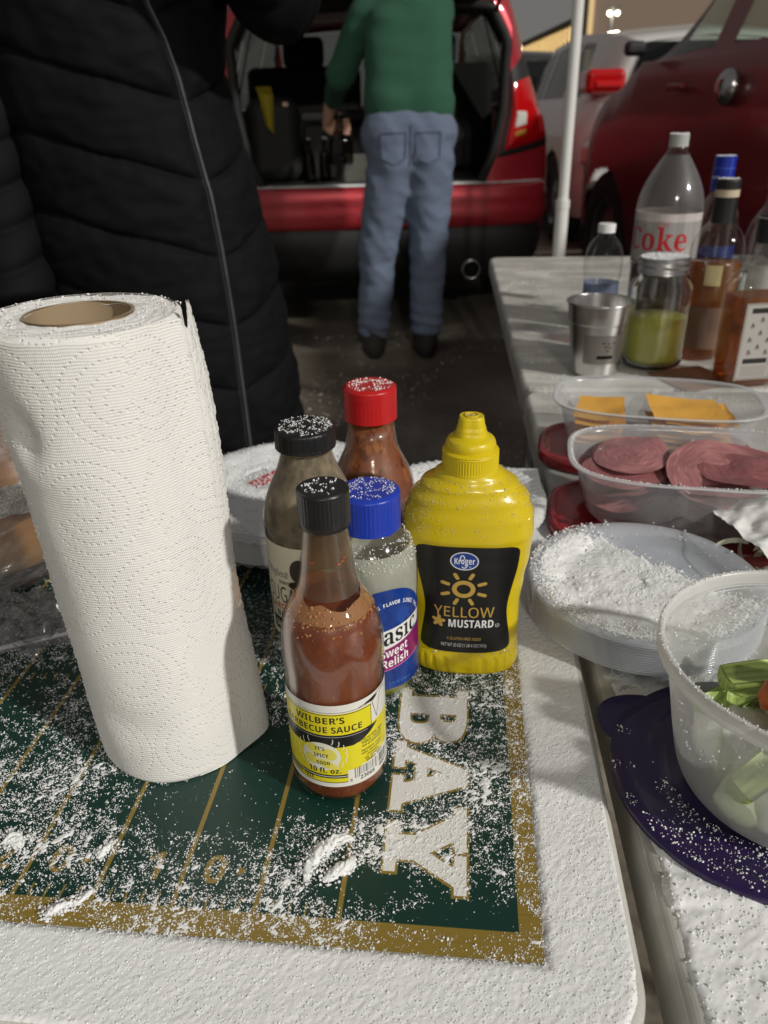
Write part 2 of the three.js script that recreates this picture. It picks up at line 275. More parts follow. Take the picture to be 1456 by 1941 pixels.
// ---------------------------------------------------------------- long bi-fold table on the right
const FX = 0.133, FZ = -0.239, FA = -0.0895, cosF = Math.cos(FA), sinF = Math.sin(FA);
const toWorldF = (a, b, y = TABLE) => [FX + a * cosF - b * sinF, y, FZ - a * sinF - b * cosF];
const dusting = dataTexture(512, 512, (u, v) => {
  const s = fbm(u * 4, v * 13, 4, 5), p = fbm(u * 16, v * 16, 9, 3), k = clamp(sstep(-0.05, 0.25, s + 0.3 * p) + 0.10 * rnd());
  const g = lerp(0.81, 0.94, k); return [g, g, g * 0.985];
}, true);
const longTable = thing('long_folding_table', 'long grey white bi fold table carrying bottles and food tubs', 'table', [FX, 0, FZ], FA);
{
  const W = 0.74, L = 1.0, seam = 0.849;
  for (const [b0, b1] of [[seam - L - 0.05, seam - 0.002], [seam + 0.002, seam + 1.16]]) {
    const g = at(slab(roundRect(W / 2, (b1 - b0) / 2, 0.03), TABLE - 0.044, TABLE, 0.009), W / 2, 0, -(b0 + b1) / 2), uv = g.attributes.uv, p = g.attributes.position;
    for (let i = 0; i < uv.count; i++) uv.setXY(i, p.getX(i) / 0.9, -p.getZ(i) / 0.9);
    part(longTable, 'table_half', g, phys([0.74, 0.73, 0.70], 0.4, { map: dusting }));
  }
  tableLegs(longTable, [0.12, 0.62], -(seam + 0.95), -(seam + 0.75)); tableLegs(longTable, [0.12, 0.62], -(seam - 0.85), -(seam - 0.7));
  part(longTable, 'hinge', box(0.5, 0.012, 0.03, 0.37, TABLE - 0.05, -seam), steelGrey);
  const snow = (a, b) => 0.0015 + 0.0016 * fbm(a * 90, b * 90, 5, 4) + 0.0004 * Math.abs(noise(a * 420, b * 420, 8)) + 0.0006 * (rnd() - 0.5) - 0.006 * (1 - sstep(0.003, 0.011, a + 0.003 * noise(b * 60, 2))) - 0.0022 * sstep(0.10, 0.26, b) + 0.0016 * sstep(0.0, 0.25, noise(a * 12, b * 40, 6)) * (1 - sstep(0.1, 0.2, b));
  const g = grid(230, 300, (u, v) => { const a = lerp(0.002, 0.40, u), b = lerp(-0.15, 0.36, v), [x, , z] = toWorldF(a, b); return [x, TABLE + Math.max(-0.003, snow(a, b)), z]; });
  const m = shade(new THREE.Mesh(g, snowSoft)); m.name = numbered('snow_crust'); m.userData = { label: 'granular snow crust on the long grey white table', category: 'snow', kind: 'stuff' }; scene.add(m);
  const pts = [];
  for (let k = 0; k < 46000; k++) { const a = rr(0.006, 0.40), b = rr(-0.15, 0.42) , h = snow(a, b); if (h < -0.0006 || rnd() < 0.35 + 0.5 * sstep(0.1, 0.3, b)) continue; const [x, y, z] = toWorldF(a, b, TABLE + Math.max(0.0003, h)); pts.push([x, y, z]); }
  for (let k = 0; k < 30000; k++) { const a = rr(0.01, 0.7), b = rr(0.36, 1.88); if (fbm(a * 9, b * 26, 3) > 0.05) { const [x, y, z] = toWorldF(a, b, TABLE + 0.0003); pts.push([x, y, z, 1.3]); } }
  grains('snow grains dusted along the long grey white table', pts, 0.00025, 0.0008);
}

// ---------------------------------------------------------------- paper towel roll
{
  const base = [-0.141, TABLE + 0.001, -0.398], R = 0.0515, HT = 0.278, lean = -0.010;
  const emboss = dataTexture(1024, 1024, (u, v) => [0.5, 0.5, 0.5]);
  { // ribs and dotted scallops pressed into the paper; one tile is 0.11 m square
    const d = emboss.image.data, N = 1024;
    const hgt = new Float32Array(N * N);
    for (let j = 0; j < N; j++) for (let i = 0; i < N; i++) { const wob = 2.2 * Math.sin(i / N * 6.283 * 3) + 1.5 * Math.sin(i / N * 6.283 * 7 + j * 0.02); hgt[j * N + i] = 0.62 + (0.075 + 0.09 * Math.abs(noise(i / 90, j / 90, 3))) * Math.sin((j + wob) / N * 6.283 * 72) + 0.05 * Math.sin(i / N * 6.283 * 110) + 0.05 * (rnd() - 0.5); }
    const dot = (cx, cy) => { for (let y = -12; y <= 12; y++) for (let x = -12; x <= 12; x++) { const q = Math.hypot(x, y * 1.15); if (q > 11.5) continue; const i = ((cx + x) % N + N) % N | 0, j = ((cy + y) % N + N) % N | 0; hgt[j * N + i] -= 0.5 * (0.5 + 0.5 * Math.cos(q / 11.5 * Math.PI)); } };
    for (const [cx, cy, s] of [[256, 256, 1], [768, 256, -1], [512, 768, 1], [0, 768, -1]]) for (let ring = 0; ring < 4; ring++) { const r = 60 + ring * 62, n = Math.round(r * 5.2 / 33); for (let k = 0; k < n; k++) { const a = -2.6 + 5.2 * k / n; dot(cx + s * r * Math.cos(a), cy + r * Math.sin(a)); } }
    for (let i = 0; i < N * N; i++) { const q = 255 * clamp(hgt[i]); d[4 * i] = d[4 * i + 1] = d[4 * i + 2] = q; } emboss.needsUpdate = true;
  }
  const paper = std([0.83, 0.82, 0.79], 0.92, { bumpMap: emboss, bumpScale: 0.00085 });
  const plain = std([0.82, 0.81, 0.79], 0.95), board = std([0.34, 0.25, 0.155], 0.9);
  const t = thing('paper_towel_roll', 'upright roll of embossed white paper towel with torn loose sheet', 'paper towel', base);
  const shape = (a, y) => { // radius of the roll, angle 0 to the camera
    const da = Math.atan2(Math.sin(a + 0.50), Math.cos(a + 0.50)), dent = 0.0055 * Math.exp(-((da / 0.20) ** 2 + ((y - 0.228) / 0.014) ** 2)) - 0.0022 * Math.exp(-((da / 0.34) ** 2 + ((y - 0.212) / 0.012) ** 2));
    const d2 = 0.0018 * Math.exp(-(((a + 0.2) / 0.4) ** 2 + ((y - 0.045) / 0.013) ** 2));
    return R - dent - d2 + 0.0016 * Math.sin(a * 2 + 0.7) + 0.0011 * noise(Math.cos(a) * 2, y * 18, Math.sin(a) * 2) + 0.00025 * noise(a * 60, y * 900, 2);
  };
  const P = (a, y, r) => [r * Math.sin(a) + lean * y / HT, y, r * Math.cos(a) + 0.006 * y / HT];
  part(t, 'roll', grid(300, 190, (u, v) => { const a = -Math.PI + u * 2 * Math.PI, y = v * HT; return P(a, y, shape(a, y) - 0.002 * sstep(0.994, 1, v) - 0.0016 * (1 - sstep(0, 0.008, v))); }, (u, v) => [u * 3, v * 2.53], true), paper);
  part(t, 'end_face', grid(120, 14, (u, v) => { const a = u * 2 * Math.PI, r = lerp(0.0262, R - 0.0025, v); return P(a, HT - 0.0006 * Math.sin(v * 60) - 0.0012 * noise(Math.cos(a) * 3, Math.sin(a) * 3, v * 3) - 0.001, r); }), plain);
  part(t, 'core', grid(64, 30, (u, v) => { const a = u * 2 * Math.PI, y = v * (HT + 0.0005); return P(a, y, 0.026 + 0.0007 * Math.sin(a * 3) + 0.0004 * noise(a * 3, y * 40)); }), board);
  part(t, 'core_rim', grid(64, 2, (u, v) => { const a = u * 2 * Math.PI; return P(a, HT + 0.0006, lerp(0.0255, 0.0272, v)); }), board);
  // loose outer sheet: lies on the front, its torn end stands off at the right
  const flap = (u, v) => {
    const a = lerp(0.45, 1.47, u), top = HT + 0.0006 + 0.0075 * sstep(0.885, 0.92, u) * (0.75 + 0.5 * noise(u * 120, 2)) * (1 - 0.8 * sstep(0.965, 1, u)) - 0.006 * Math.exp(-(((u - 0.855) / 0.03) ** 2));
    const y = lerp(0.0005 + 0.003 * sstep(0.5, 1, u), top, v);
    const wave = 0.5 + 0.5 * Math.sin(y * 33 + 0.7), lift = -0.0006 + 0.0010 * sstep(0, 0.35, u) + (0.0062 + 0.0042 * wave) * sstep(0.45, 1, u) ** 1.4;
    const torn = u > 0.985 ? 0.0016 * noise(y * 260, 7) + 0.0012 * noise(y * 900, 3) : 0;
    return P(a + torn / R, y, shape(a, clamp(y, 0, HT)) + lift + (u > 0.985 ? 0.0004 * noise(y * 700, 1) : 0));
  };
  part(t, 'loose_sheet', grid(120, 200, flap, (u, v) => [u * 0.66, v * 2.53]), std([0.83, 0.82, 0.79], 0.92, { bumpMap: emboss, bumpScale: 0.00085 }));
  const pts = [];
  for (let k = 0; k < 2600; k++) { const a = rr(-2.2, -0.75), y = rnd() * HT, r = R + 0.0001 + rr(-0.0006, 0.0006); if (rnd() < 0.35 + 0.6 * sstep(-0.9, -1.6, a)) { const q = P(a, y, shape(a, y) + 0.0001); pts.push([base[0] + q[0], base[1] + q[1], base[2] + q[2]]); } }
  for (let k = 0; k < 500; k++) { const a = rr(-3.14, 3.14), r = rr(0.03, 0.0505), q = P(a, HT, r); pts.push([base[0] + q[0], base[1] + q[1], base[2] + q[2]]); }
  grains('snow grains clinging to the paper towel roll', pts, 0.0002, 0.0006);
}

// ---------------------------------------------------------------- bottles of sauce
const black = phys([0.012, 0.012, 0.013], 0.35), clearGlass = pane([0.96, 0.97, 0.96], 0.02), smearGlass = pane([0.93, 0.90, 0.85], 0.22);
const ribbed = (r, y0, y1, n, depth, bevel = 0.0015) => grid(n * 4, 20, (u, v) => { const a = u * 2 * Math.PI, e = Math.min(v, 1 - v) * (y1 - y0), mid = sstep(0.06, 0.14, v) * (1 - sstep(0.84, 0.92, v)); const q = r - (e < bevel && v > 0.5 ? bevel - Math.sqrt(Math.max(0, bevel * bevel - (bevel - e) ** 2)) : 0) - depth * mid * (0.5 + 0.5 * Math.cos(a * n)); return [q * Math.sin(a), lerp(y0, y1, v), q * Math.cos(a)]; }, null, true);
const lid = (r, y0, y1, n, depth, bevel) => merge(ribbed(r, y0, y1, n, depth, bevel), new THREE.CircleGeometry(r - (bevel ?? 0.0015) * 0.98, 48).rotateX(-Math.PI / 2).translate(0, y1, 0));
const snowCap = (label, x, y, z, r, n, size = 0.0006) => grains(label, discPoints(x, y, z, r, n, (X, Z) => clamp(0.35 + 2.2 * fbm(X * 160, Z * 160, x * 50, 3))), 0.00025, size);

{ // barbecue sauce, front
  const c = [-0.031, TABLE + 0.001, -0.353];
  const t = thing('sauce_bottle', 'long necked barbecue sauce bottle with yellow label and black cap', 'bottle', c);
  const prof = [[0, 0.0015], [0.022, 0.0005], [0.0265, 0.002], [0.0285, 0.007], [0.0287, 0.03], [0.0287, 0.085], [0.0291, 0.097], [0.0288, 0.107], [0.0272, 0.117], [0.0235, 0.1265], [0.0192, 0.133], [0.0166, 0.140], [0.0151, 0.148], [0.0139, 0.157], [0.0126, 0.168], [0.0118, 0.175], [0.0118, 0.190]];
  part(t, 'glass', lathe(prof), clearGlass);
  const inner = prof.map(([r, y]) => [Math.max(0, r - 0.0011), y + 0.0012]);
  const sauceTex = dataTexture(256, 256, (u, v) => { const n = fbm(Math.cos(u * 6.283) * 2, Math.sin(u * 6.283) * 2, v * 7, 4), sp = rnd() < 0.012 ? 0.25 : 0; return [0.46 + 0.14 * n + sp, 0.215 + 0.09 * n + sp * 0.7, 0.09 + 0.04 * n + sp * 0.3]; }, true);
  const body = inner.filter(([, y]) => y < 0.122); body.push([0.0238, 0.1245], [0.0218, 0.1262], [0.0, 0.1262]);
  part(t, 'sauce', lathe(body, 56, false), phys([1, 1, 1], 0.35, { map: sauceTex, clearcoat: 1, clearcoatRoughness: 0.08 }));
  // film and foam left on the inside of the neck
  part(t, 'sauce_film', grid(72, 20, (u, v) => { const a = u * 6.2832, top = 0.136 + 0.010 * noise(Math.cos(a) * 1.3, Math.sin(a) * 1.3, 4) , y = lerp(0.1255, top, v), r = radiusAt(prof, y) - 0.0009; return [r * Math.sin(a), y, r * Math.cos(a)]; }, null, true), milky([0.58, 0.27, 0.10], 0.7, 0.5));
  part(t, 'haze_film', grid(48, 12, (u, v) => { const a = u * 6.2832, y = lerp(0.137, 0.174, v), r = radiusAt(prof, y) - 0.0010; return [r * Math.sin(a), y, r * Math.cos(a)]; }, null, true), milky([0.62, 0.46, 0.30], 0.35, 0.93));
  { const bits = []; for (let k = 0; k < 230; k++) { const a = rr(0, 6.283), y = 0.1235 + 0.011 * rnd() ** 2.2 - (rnd() < 0.3 ? 0.006 * rnd() : 0), r = radiusAt(prof, y) - 0.0006; bits.push(new THREE.IcosahedronGeometry(rr(0.0003, 0.0009), 0).translate(r * Math.sin(a), y, r * Math.cos(a))); } part(t, 'spice_foam', merge(...bits), phys([0.46, 0.20, 0.07], 0.4)).userData.kind = 'stuff'; }
  for (const [a, y] of [[0.75, 0.158], [0.85, 0.1595], [-0.6, 0.158], [0.55, 0.157]]) part(t, 'sauce_speck', new THREE.IcosahedronGeometry(0.001, 1).scale(1.6, 0.7, 0.6).rotateY(a).translate(radiusAt(prof, y) * 0.95 * Math.sin(a), y, radiusAt(prof, y) * 0.95 * Math.cos(a)), std([0.35, 0.06, 0.02], 0.5));
  part(t, 'cap', lid(0.0136, 0.1780, 0.1965, 40, 0.00025, 0.0012), black);
  part(t, 'cap_ring', lathe([[0.0122, 0.1750], [0.0134, 0.1754], [0.0135, 0.1776]], 40, false), black);
  const A = 1.95, tex = canvasTexture(1536, 640, (g, w, h) => {
    const X = (deg) => (deg / 180 * Math.PI + A) / (2 * A) * w;
    g.fillStyle = '#f1efe8'; g.fillRect(0, 0, w, h);
    g.fillStyle = '#f0e21c'; g.fillRect(0, h * 0.10, X(46), h * 0.84); g.fillRect(X(46), h * 0.33, w, h * 0.40);
    g.fillStyle = '#0d0d0d'; g.fillRect(0, h * 0.355, X(90), h * 0.145);
    // curved lower edge of the black band
    g.fillStyle = '#f0e21c'; g.beginPath(); g.moveTo(0, h * 0.42); g.quadraticCurveTo(X(-60), h * 0.55, X(-42), h * 0.51); g.lineTo(X(-42), h * 0.6); g.lineTo(0, h * 0.6); g.fill();
    g.beginPath(); g.moveTo(X(14), h * 0.515); g.quadraticCurveTo(X(40), h * 0.47, X(60), h * 0.33); g.lineTo(w, h * 0.33); g.lineTo(w, h * 0.66); g.lineTo(X(10), h * 0.66); g.fill();
    g.fillStyle = '#f0e21c'; g.fillRect(X(-75), h * 0.115, X(46) - X(-75), h * 0.235);
    g.strokeStyle = '#0d0d0d'; g.lineWidth = 5; g.strokeRect(X(-75), h * 0.112, X(46) - X(-75), h * 0.243); g.lineWidth = 2.5; g.beginPath(); g.moveTo(0, h * 0.085); g.lineTo(X(40), h * 0.085); g.stroke(); g.beginPath(); g.moveTo(0, h * 0.375); g.lineTo(X(40), h * 0.375); g.strokeStyle = '#fff'; g.stroke();
    g.fillStyle = '#0d0d0d'; g.textAlign = 'center'; g.textBaseline = 'middle';
    const put = (s, deg, y, size, width, font = 'bold') => { g.save(); g.translate(X(deg), h * y); g.font = `${font} ${size}px sans-serif`; const m = g.measureText(s).width; if (width) g.scale(width / m, 1); g.fillText(s, 0, 0); g.restore(); };
    put('WILBER\u2019S', -17, 0.18, 66, X(13) - X(-47)); put('BARBECUE SAUCE', -17, 0.29, 64, X(33) - X(-68));
    // wreath round the motto
    g.fillStyle = '#efeede'; g.beginPath(); g.ellipse(X(-17), h * 0.62, X(6) - X(-17), h * 0.17, 0, 0, 7); g.fill();
    g.fillStyle = '#eee35c'; for (const [dx, dy, a, b] of [[-8, -0.08, 70, 34], [10, -0.03, 60, 44], [-12, 0.05, 54, 38], [6, 0.09, 80, 30]]) { g.beginPath(); g.ellipse(X(-17 + dx), h * (0.62 + dy), a, b, 0.3, 0, 7); g.fill(); }
    g.strokeStyle = '#efeede'; g.lineWidth = 7; for (const s of [-1, 1]) for (let k = 0; k < 9; k++) { const a = -1.1 + k * 0.29, cx = X(-17) + s * (Math.cos(a) * (X(12) - X(-17))), cy = h * 0.63 + Math.sin(a) * h * 0.19; g.beginPath(); g.moveTo(cx, cy); g.quadraticCurveTo(cx + s * 18, cy - 16, cx + s * 10, cy - 40); g.stroke(); }
    g.fillStyle = '#0d0d0d'; put('IT\u2019S', -18, 0.525, 38, 84); put('SPICY', -17, 0.61, 38, 122); put('GOOD', -15, 0.70, 38, 116);
    put('10 fl. oz.', -14, 0.795, 56, X(6) - X(-34));
    g.fillRect(0, h * 0.845, X(13), 12); g.fillRect(0, h * 0.872, X(13), 10); g.fillStyle = '#fff'; g.fillRect(0, h * 0.864, X(13), 5); g.fillStyle = '#0d0d0d'; g.fillRect(0, h * 0.94, X(13), 5);
    put('CHOLESTEROL FREE', -56, 0.91, 36, X(-28) - X(-84));
    const small = (rows, deg, y0, dy, size) => rows.forEach((s, k) => put(s, deg, y0 + k * dy, size, null));
    small(['Great on PORK, BEEF,', 'TURKEY, CHICKEN', 'and all SEAFOOD!'], 47, 0.475, 0.04, 26);
    small(['Ingredients: vinegar,', 'water, black pepper,', 'red pepper,', 'salt, and spices.'], 47, 0.61, 0.036, 23);
    put('Shake Well', 50, 0.755, 34, 190);
    for (let k = 0; k < 9; k++) put('~~~ ~~ ~~~~', -82, 0.44 + k * 0.045, 22, 150);
    g.fillStyle = '#f1efe8'; g.fillRect(X(13), h * 0.80, w, h * 0.2); g.fillRect(X(30), h * 0.775, w, h * 0.1);
    g.fillStyle = '#0d0d0d'; for (let x = X(21); x < X(84); x += 5 + Math.floor(rnd() * 4) * 3) g.fillRect(x, h * 0.79, 2 + Math.floor(rnd() * 3) * 2.5, h * 0.13);
    g.fillStyle = '#f1efe8'; g.fillRect(X(27), h * 0.895, X(50) - X(27), h * 0.05); g.fillRect(X(55), h * 0.895, X(80) - X(55), h * 0.05);
    g.fillStyle = '#0d0d0d'; put('0', 16.5, 0.935, 34); put('23068', 38, 0.935, 42, X(49) - X(28)); put('00010', 68, 0.935, 42, X(79) - X(57));
    // brush drawing at the right margin
    g.strokeStyle = '#0d0d0d'; g.lineWidth = 5; g.beginPath(); g.moveTo(X(28), h * 0.085); g.quadraticCurveTo(X(50), h * 0.03, X(74), h * 0.01); g.stroke(); g.beginPath(); g.moveTo(X(48), h * 0.09); g.lineTo(X(55), h * 0.3); g.lineTo(X(62), h * 0.08); g.quadraticCurveTo(X(66), h * 0.02, X(76), h * 0.06); g.stroke();
    g.fillStyle = '#0d0d0d'; g.beginPath(); g.moveTo(X(36), h * 0.075); g.quadraticCurveTo(X(52), h * 0.02, X(58), h * 0.05); g.lineTo(X(50), h * 0.085); g.fill();
  });
  part(t, 'label', wrapLabel(0.02895, -A, A, 0.0165, 0.0775, null, 80, 8), phys([0.88, 0.88, 0.88], 0.34, { map: tex, clearcoat: 0.35, clearcoatRoughness: 0.2 }));
  snowCap('snow crumbs on the black cap of the barbecue sauce', c[0], c[1] + 0.1966, c[2], 0.0108, 50, 0.0008);
}

{ // sugar free sauce, wide black cap
  const c = [-0.054, TABLE + 0.001, -0.503];
  const t = thing('sauce_bottle', 'nearly empty glass sauce bottle with cream label and wide black lid', 'bottle', c, -0.42);
  const prof = [[0, 0.002], [0.027, 0.0008], [0.0325, 0.004], [0.0342, 0.012], [0.0342, 0.093], [0.0350, 0.098], [0.0346, 0.107], [0.0322, 0.118], [0.0278, 0.129], [0.0234, 0.138], [0.0204, 0.146], [0.0186, 0.153], [0.0188, 0.164]];
  part(t, 'glass', lathe(prof), clearGlass);
  const filmTex = dataTexture(256, 256, (u, v) => { const n = fbm(Math.cos(u * 6.283) * 3, Math.sin(u * 6.283) * 3, v * 9, 5); const g = 0.62 + 0.35 * n; return [g, g * 0.93, g * 0.82]; }, true);
  part(t, 'sauce_film', lathe(prof.map(([r, y]) => [Math.max(0, r - 0.0012), y + 0.0015]).filter(([, y]) => y < 0.158), 56), milky([0.86, 0.79, 0.67], 0.8, 0.42, { map: filmTex }));
  part(t, 'lid', merge(lid(0.0214, 0.158, 0.1725, 32, 0.0004, 0.003), lathe([[0.0185, 0.158], [0.0214, 0.1582]], 40, false)), black);
  const tex = canvasTexture(1024, 640, (g, w, h) => {
    g.fillStyle = '#e8e1c8'; g.fillRect(0, 0, w, h);
    g.textAlign = 'left'; g.textBaseline = 'alphabetic'; g.fillStyle = '#15120f';
    const put = (s, x, y, size, width, c = '#15120f', font = 'bold', fam = 'sans-serif') => { g.save(); g.fillStyle = c; g.translate(x, y); g.font = `${font} ${size}px ${fam}`; g.scale(width / g.measureText(s).width, 1); g.fillText(s, 0, 0); g.restore(); };
    g.save(); g.translate(300, 205); g.rotate(0.05); put('G Hughes\u00ae', 0, 0, 64, 190, '#15120f', 'italic', 'serif'); g.restore();
    g.fillStyle = '#4a443c'; g.beginPath(); g.ellipse(560, 150, 56, 78, 0.08, 0, 7); g.fill(); g.beginPath(); g.ellipse(570, 250, 80, 34, 0, 0, 7); g.fill();
    put('SMOKEHOUSE', 420, 258, 34, 250); put('SUGAR FREE', 315, 385, 150, 470, '#15120f', 'normal'); put('CAROLINA STYLE', 320, 445, 66, 420, '#b02a24'); put('BBQ SAUCE', 372, 500, 58, 330);
    g.fillStyle = '#15120f'; g.fillRect(330, 512, 420, 96); put('SWEET & TANGY', 352, 584, 60, 370, '#e5dcc4');
    for (let k = 0; k < 9; k++) { g.fillStyle = '#5a5346'; g.fillRect(40, 130 + k * 44, 200, 8); }
  });
  part(t, 'label', wrapLabel(0.0345, -2.0, 2.0, 0.012, 0.0925, null, 72, 4), phys([1, 1, 1], 0.5, { map: tex }));
  snowCap('snow grains on the wide black lid', c[0], c[1] + 0.1726, c[2], 0.0195, 330, 0.0006);
}

{ // chunky sauce with red cap
  const c = [-0.0085, TABLE + 0.001, -0.556];
  const t = thing('sauce_bottle', 'brown chunky sauce bottle with bright red flip cap', 'bottle', c, 0.2);
  const prof = [[0, 0.002], [0.028, 0.0008], [0.033, 0.004], [0.0345, 0.012], [0.0345, 0.09], [0.0338, 0.102], [0.0305, 0.114], [0.0255, 0.124], [0.0215, 0.133], [0.0195, 0.142], [0.0185, 0.152], [0.0185, 0.166]];
  part(t, 'glass', lathe(prof), clearGlass);
  const sauce = dataTexture(256, 256, (u, v) => { const n = fbm(Math.cos(u * 6.283) * 3, Math.sin(u * 6.283) * 3, v * 8, 5), k = sstep(0.05, 0.3, n), d = sstep(0.1, 0.25, fbm(Math.cos(u * 6.283) * 5 + 9, Math.sin(u * 6.283) * 5, v * 12, 3)); return [0.50 + 0.12 * k - 0.14 * d, 0.27 + 0.10 * k - 0.09 * d, 0.14 + 0.06 * k - 0.05 * d]; }, true);
  const q = prof.map(([r, y]) => [Math.max(0, r - 0.0014), y + 0.0012]).filter(([, y]) => y < 0.158); q.push([0, 0.157]);
  part(t, 'sauce', lathe(q, 56, false), phys([1, 1, 1], 0.5, { map: sauce, clearcoat: 0.6, clearcoatRoughness: 0.15 }));
  const red = phys([0.50, 0.012, 0.014], 0.33);
  part(t, 'cap', merge(lid(0.0203, 0.158, 0.184, 40, 0.00015, 0.0028), lathe([[0.0186, 0.158], [0.0203, 0.1582]], 40, false)), red);
  part(t, 'flip_lid', merge(grid(28, 4, (u, v) => { const a = lerp(-0.95, 0.35, u), r = 0.0206; return [r * Math.sin(a), lerp(0.1755, 0.1815, v) - 0.0015 * Math.abs(u - 0.5) , r * Math.cos(a)]; })), red);
  snowCap('snow grains on the red flip cap', c[0], c[1] + 0.1841, c[2], 0.0172, 230, 0.0007);
}

{ // sweet relish squeeze bottle
  const c = [-0.0095, TABLE + 0.001, -0.4415];
  const t = thing('relish_bottle', 'clear plastic relish bottle with blue cap and blue purple label', 'bottle', c, 0.36);
  const prof = [[0, 0.003], [0.022, 0.001], [0.0285, 0.004], [0.0312, 0.012], [0.0315, 0.03], [0.0308, 0.06], [0.0312, 0.088], [0.0305, 0.103], [0.0272, 0.115], [0.0222, 0.1225], [0.0185, 0.1255], [0.0182, 0.131]];
  part(t, 'plastic_body', lathe(prof), pane([0.94, 0.95, 0.93], 0.09));
  const mash = dataTexture(256, 256, (u, v) => { const n = fbm(Math.cos(u * 6.283) * 5, Math.sin(u * 6.283) * 5, v * 12, 4) + 0.25 * (rnd() - 0.5); return [0.52 + 0.3 * n, 0.53 + 0.3 * n, 0.14 + 0.12 * n]; }, true);
  const low = prof.map(([r, y]) => [Math.max(0, r - 0.001), y + 0.001]).filter(([, y]) => y < 0.03); low.push([0.0302, 0.034], [0, 0.034]);
  part(t, 'relish', lathe(low, 48, false), phys([1, 1, 1], 0.35, { map: mash, clearcoat: 0.6 }));
  part(t, 'residue_film', lathe(prof.map(([r, y]) => [Math.max(0, r - 0.0009), y]).filter(([, y]) => y > 0.035 && y < 0.12), 48), milky([0.74, 0.75, 0.66], 0.7, 0.55));
  const blue = phys([0.014, 0.045, 0.42], 0.32);
  part(t, 'cap', merge(lid(0.0203, 0.1265, 0.1525, 48, 0.0003, 0.003), lathe([[0.0183, 0.1265], [0.0203, 0.1267]], 40, false)), blue);
  part(t, 'neck_ring', lathe([[0.0195, 0.1235], [0.0203, 0.1245], [0.0195, 0.1258]], 40, false), pane([0.95, 0.95, 0.95], 0.05));
  const A = 1.02, Y0 = 0.014, Y1 = 0.094, tex = canvasTexture(1024, 1024, (g, w, h) => {
    g.fillStyle = '#0a3b92'; g.fillRect(0, 0, w, h);
    for (let k = 0; k < 60; k++) { g.fillStyle = `rgba(${rnd() < 0.5 ? '20,90,190' : '5,30,100'},0.25)`; g.beginPath(); g.arc(rnd() * w, rnd() * h, 20 + rnd() * 70, 0, 7); g.fill(); }
    g.save(); g.transform(1, -0.16, 0, 1, 0, 90);
    g.fillStyle = '#8c1465'; g.fillRect(0, h * 0.545, w, h * 0.235); g.fillStyle = '#e47ac5'; g.fillRect(0, h * 0.775, w, 9);
    g.fillStyle = '#f4f4f2'; g.beginPath(); g.moveTo(0, h * 0.40); g.quadraticCurveTo(w * 0.5, h * 0.36, w * 0.97, h * 0.40); g.lineTo(w * 0.95, h * 0.52); g.quadraticCurveTo(w * 0.5, h * 0.58, 0, h * 0.57); g.fill();
    g.fillStyle = '#101015'; g.textAlign = 'center'; g.font = 'bold 235px serif'; g.fillText('Vlasic', w * 0.53, h * 0.53);
    g.fillStyle = '#ffffff'; g.font = 'bold 118px sans-serif'; g.fillText('Sweet', w * 0.56, h * 0.652); g.fillText('Relish', w * 0.57, h * 0.755);
    g.restore();
    g.fillStyle = '#ffffff'; g.textAlign = 'center'; g.font = 'bold 52px sans-serif';
    const s = 'BOLD BRINING FLAVOR SINCE 1942'; for (let k = 0; k < s.length; k++) { const a = lerp(-1.35, 1.05, k / (s.length - 1)); g.save(); g.translate(w * 0.56 + Math.sin(a) * 395, h * 0.47 - Math.cos(a) * 330); g.rotate(a * 0.9); g.fillText(s[k], 0, 0); g.restore(); }
    g.font = '40px sans-serif'; g.fillStyle = '#4f86d8'; g.fillText('9 FL OZ (266ml)', w * 0.62, h * 0.955);
  });
  part(t, 'label', wrapLabel((y) => radiusAt(prof, y) + 0.0004, -A, A, Y0, Y1, (u) => Y1 - 0.024 * Math.abs(2 * u - 1) ** 2.4, 48, 14), phys([0.9, 0.9, 0.9], 0.3, { map: tex, clearcoat: 0.5, clearcoatRoughness: 0.15 }));
  snowCap('snow grains on the blue relish cap', c[0], c[1] + 0.1526, c[2], 0.0172, 280, 0.0005);
  const pts = []; for (let k = 0; k < 420; k++) { const a = rr(-0.6, 1.9), y = rr(0.104, 0.1225), r = radiusAt(prof, y); pts.push([c[0] + r * Math.sin(a), c[1] + y, c[2] + r * Math.cos(a)]); }
  grains('snow grains on the shoulder of the relish bottle', pts, 0.0002, 0.0006);
}

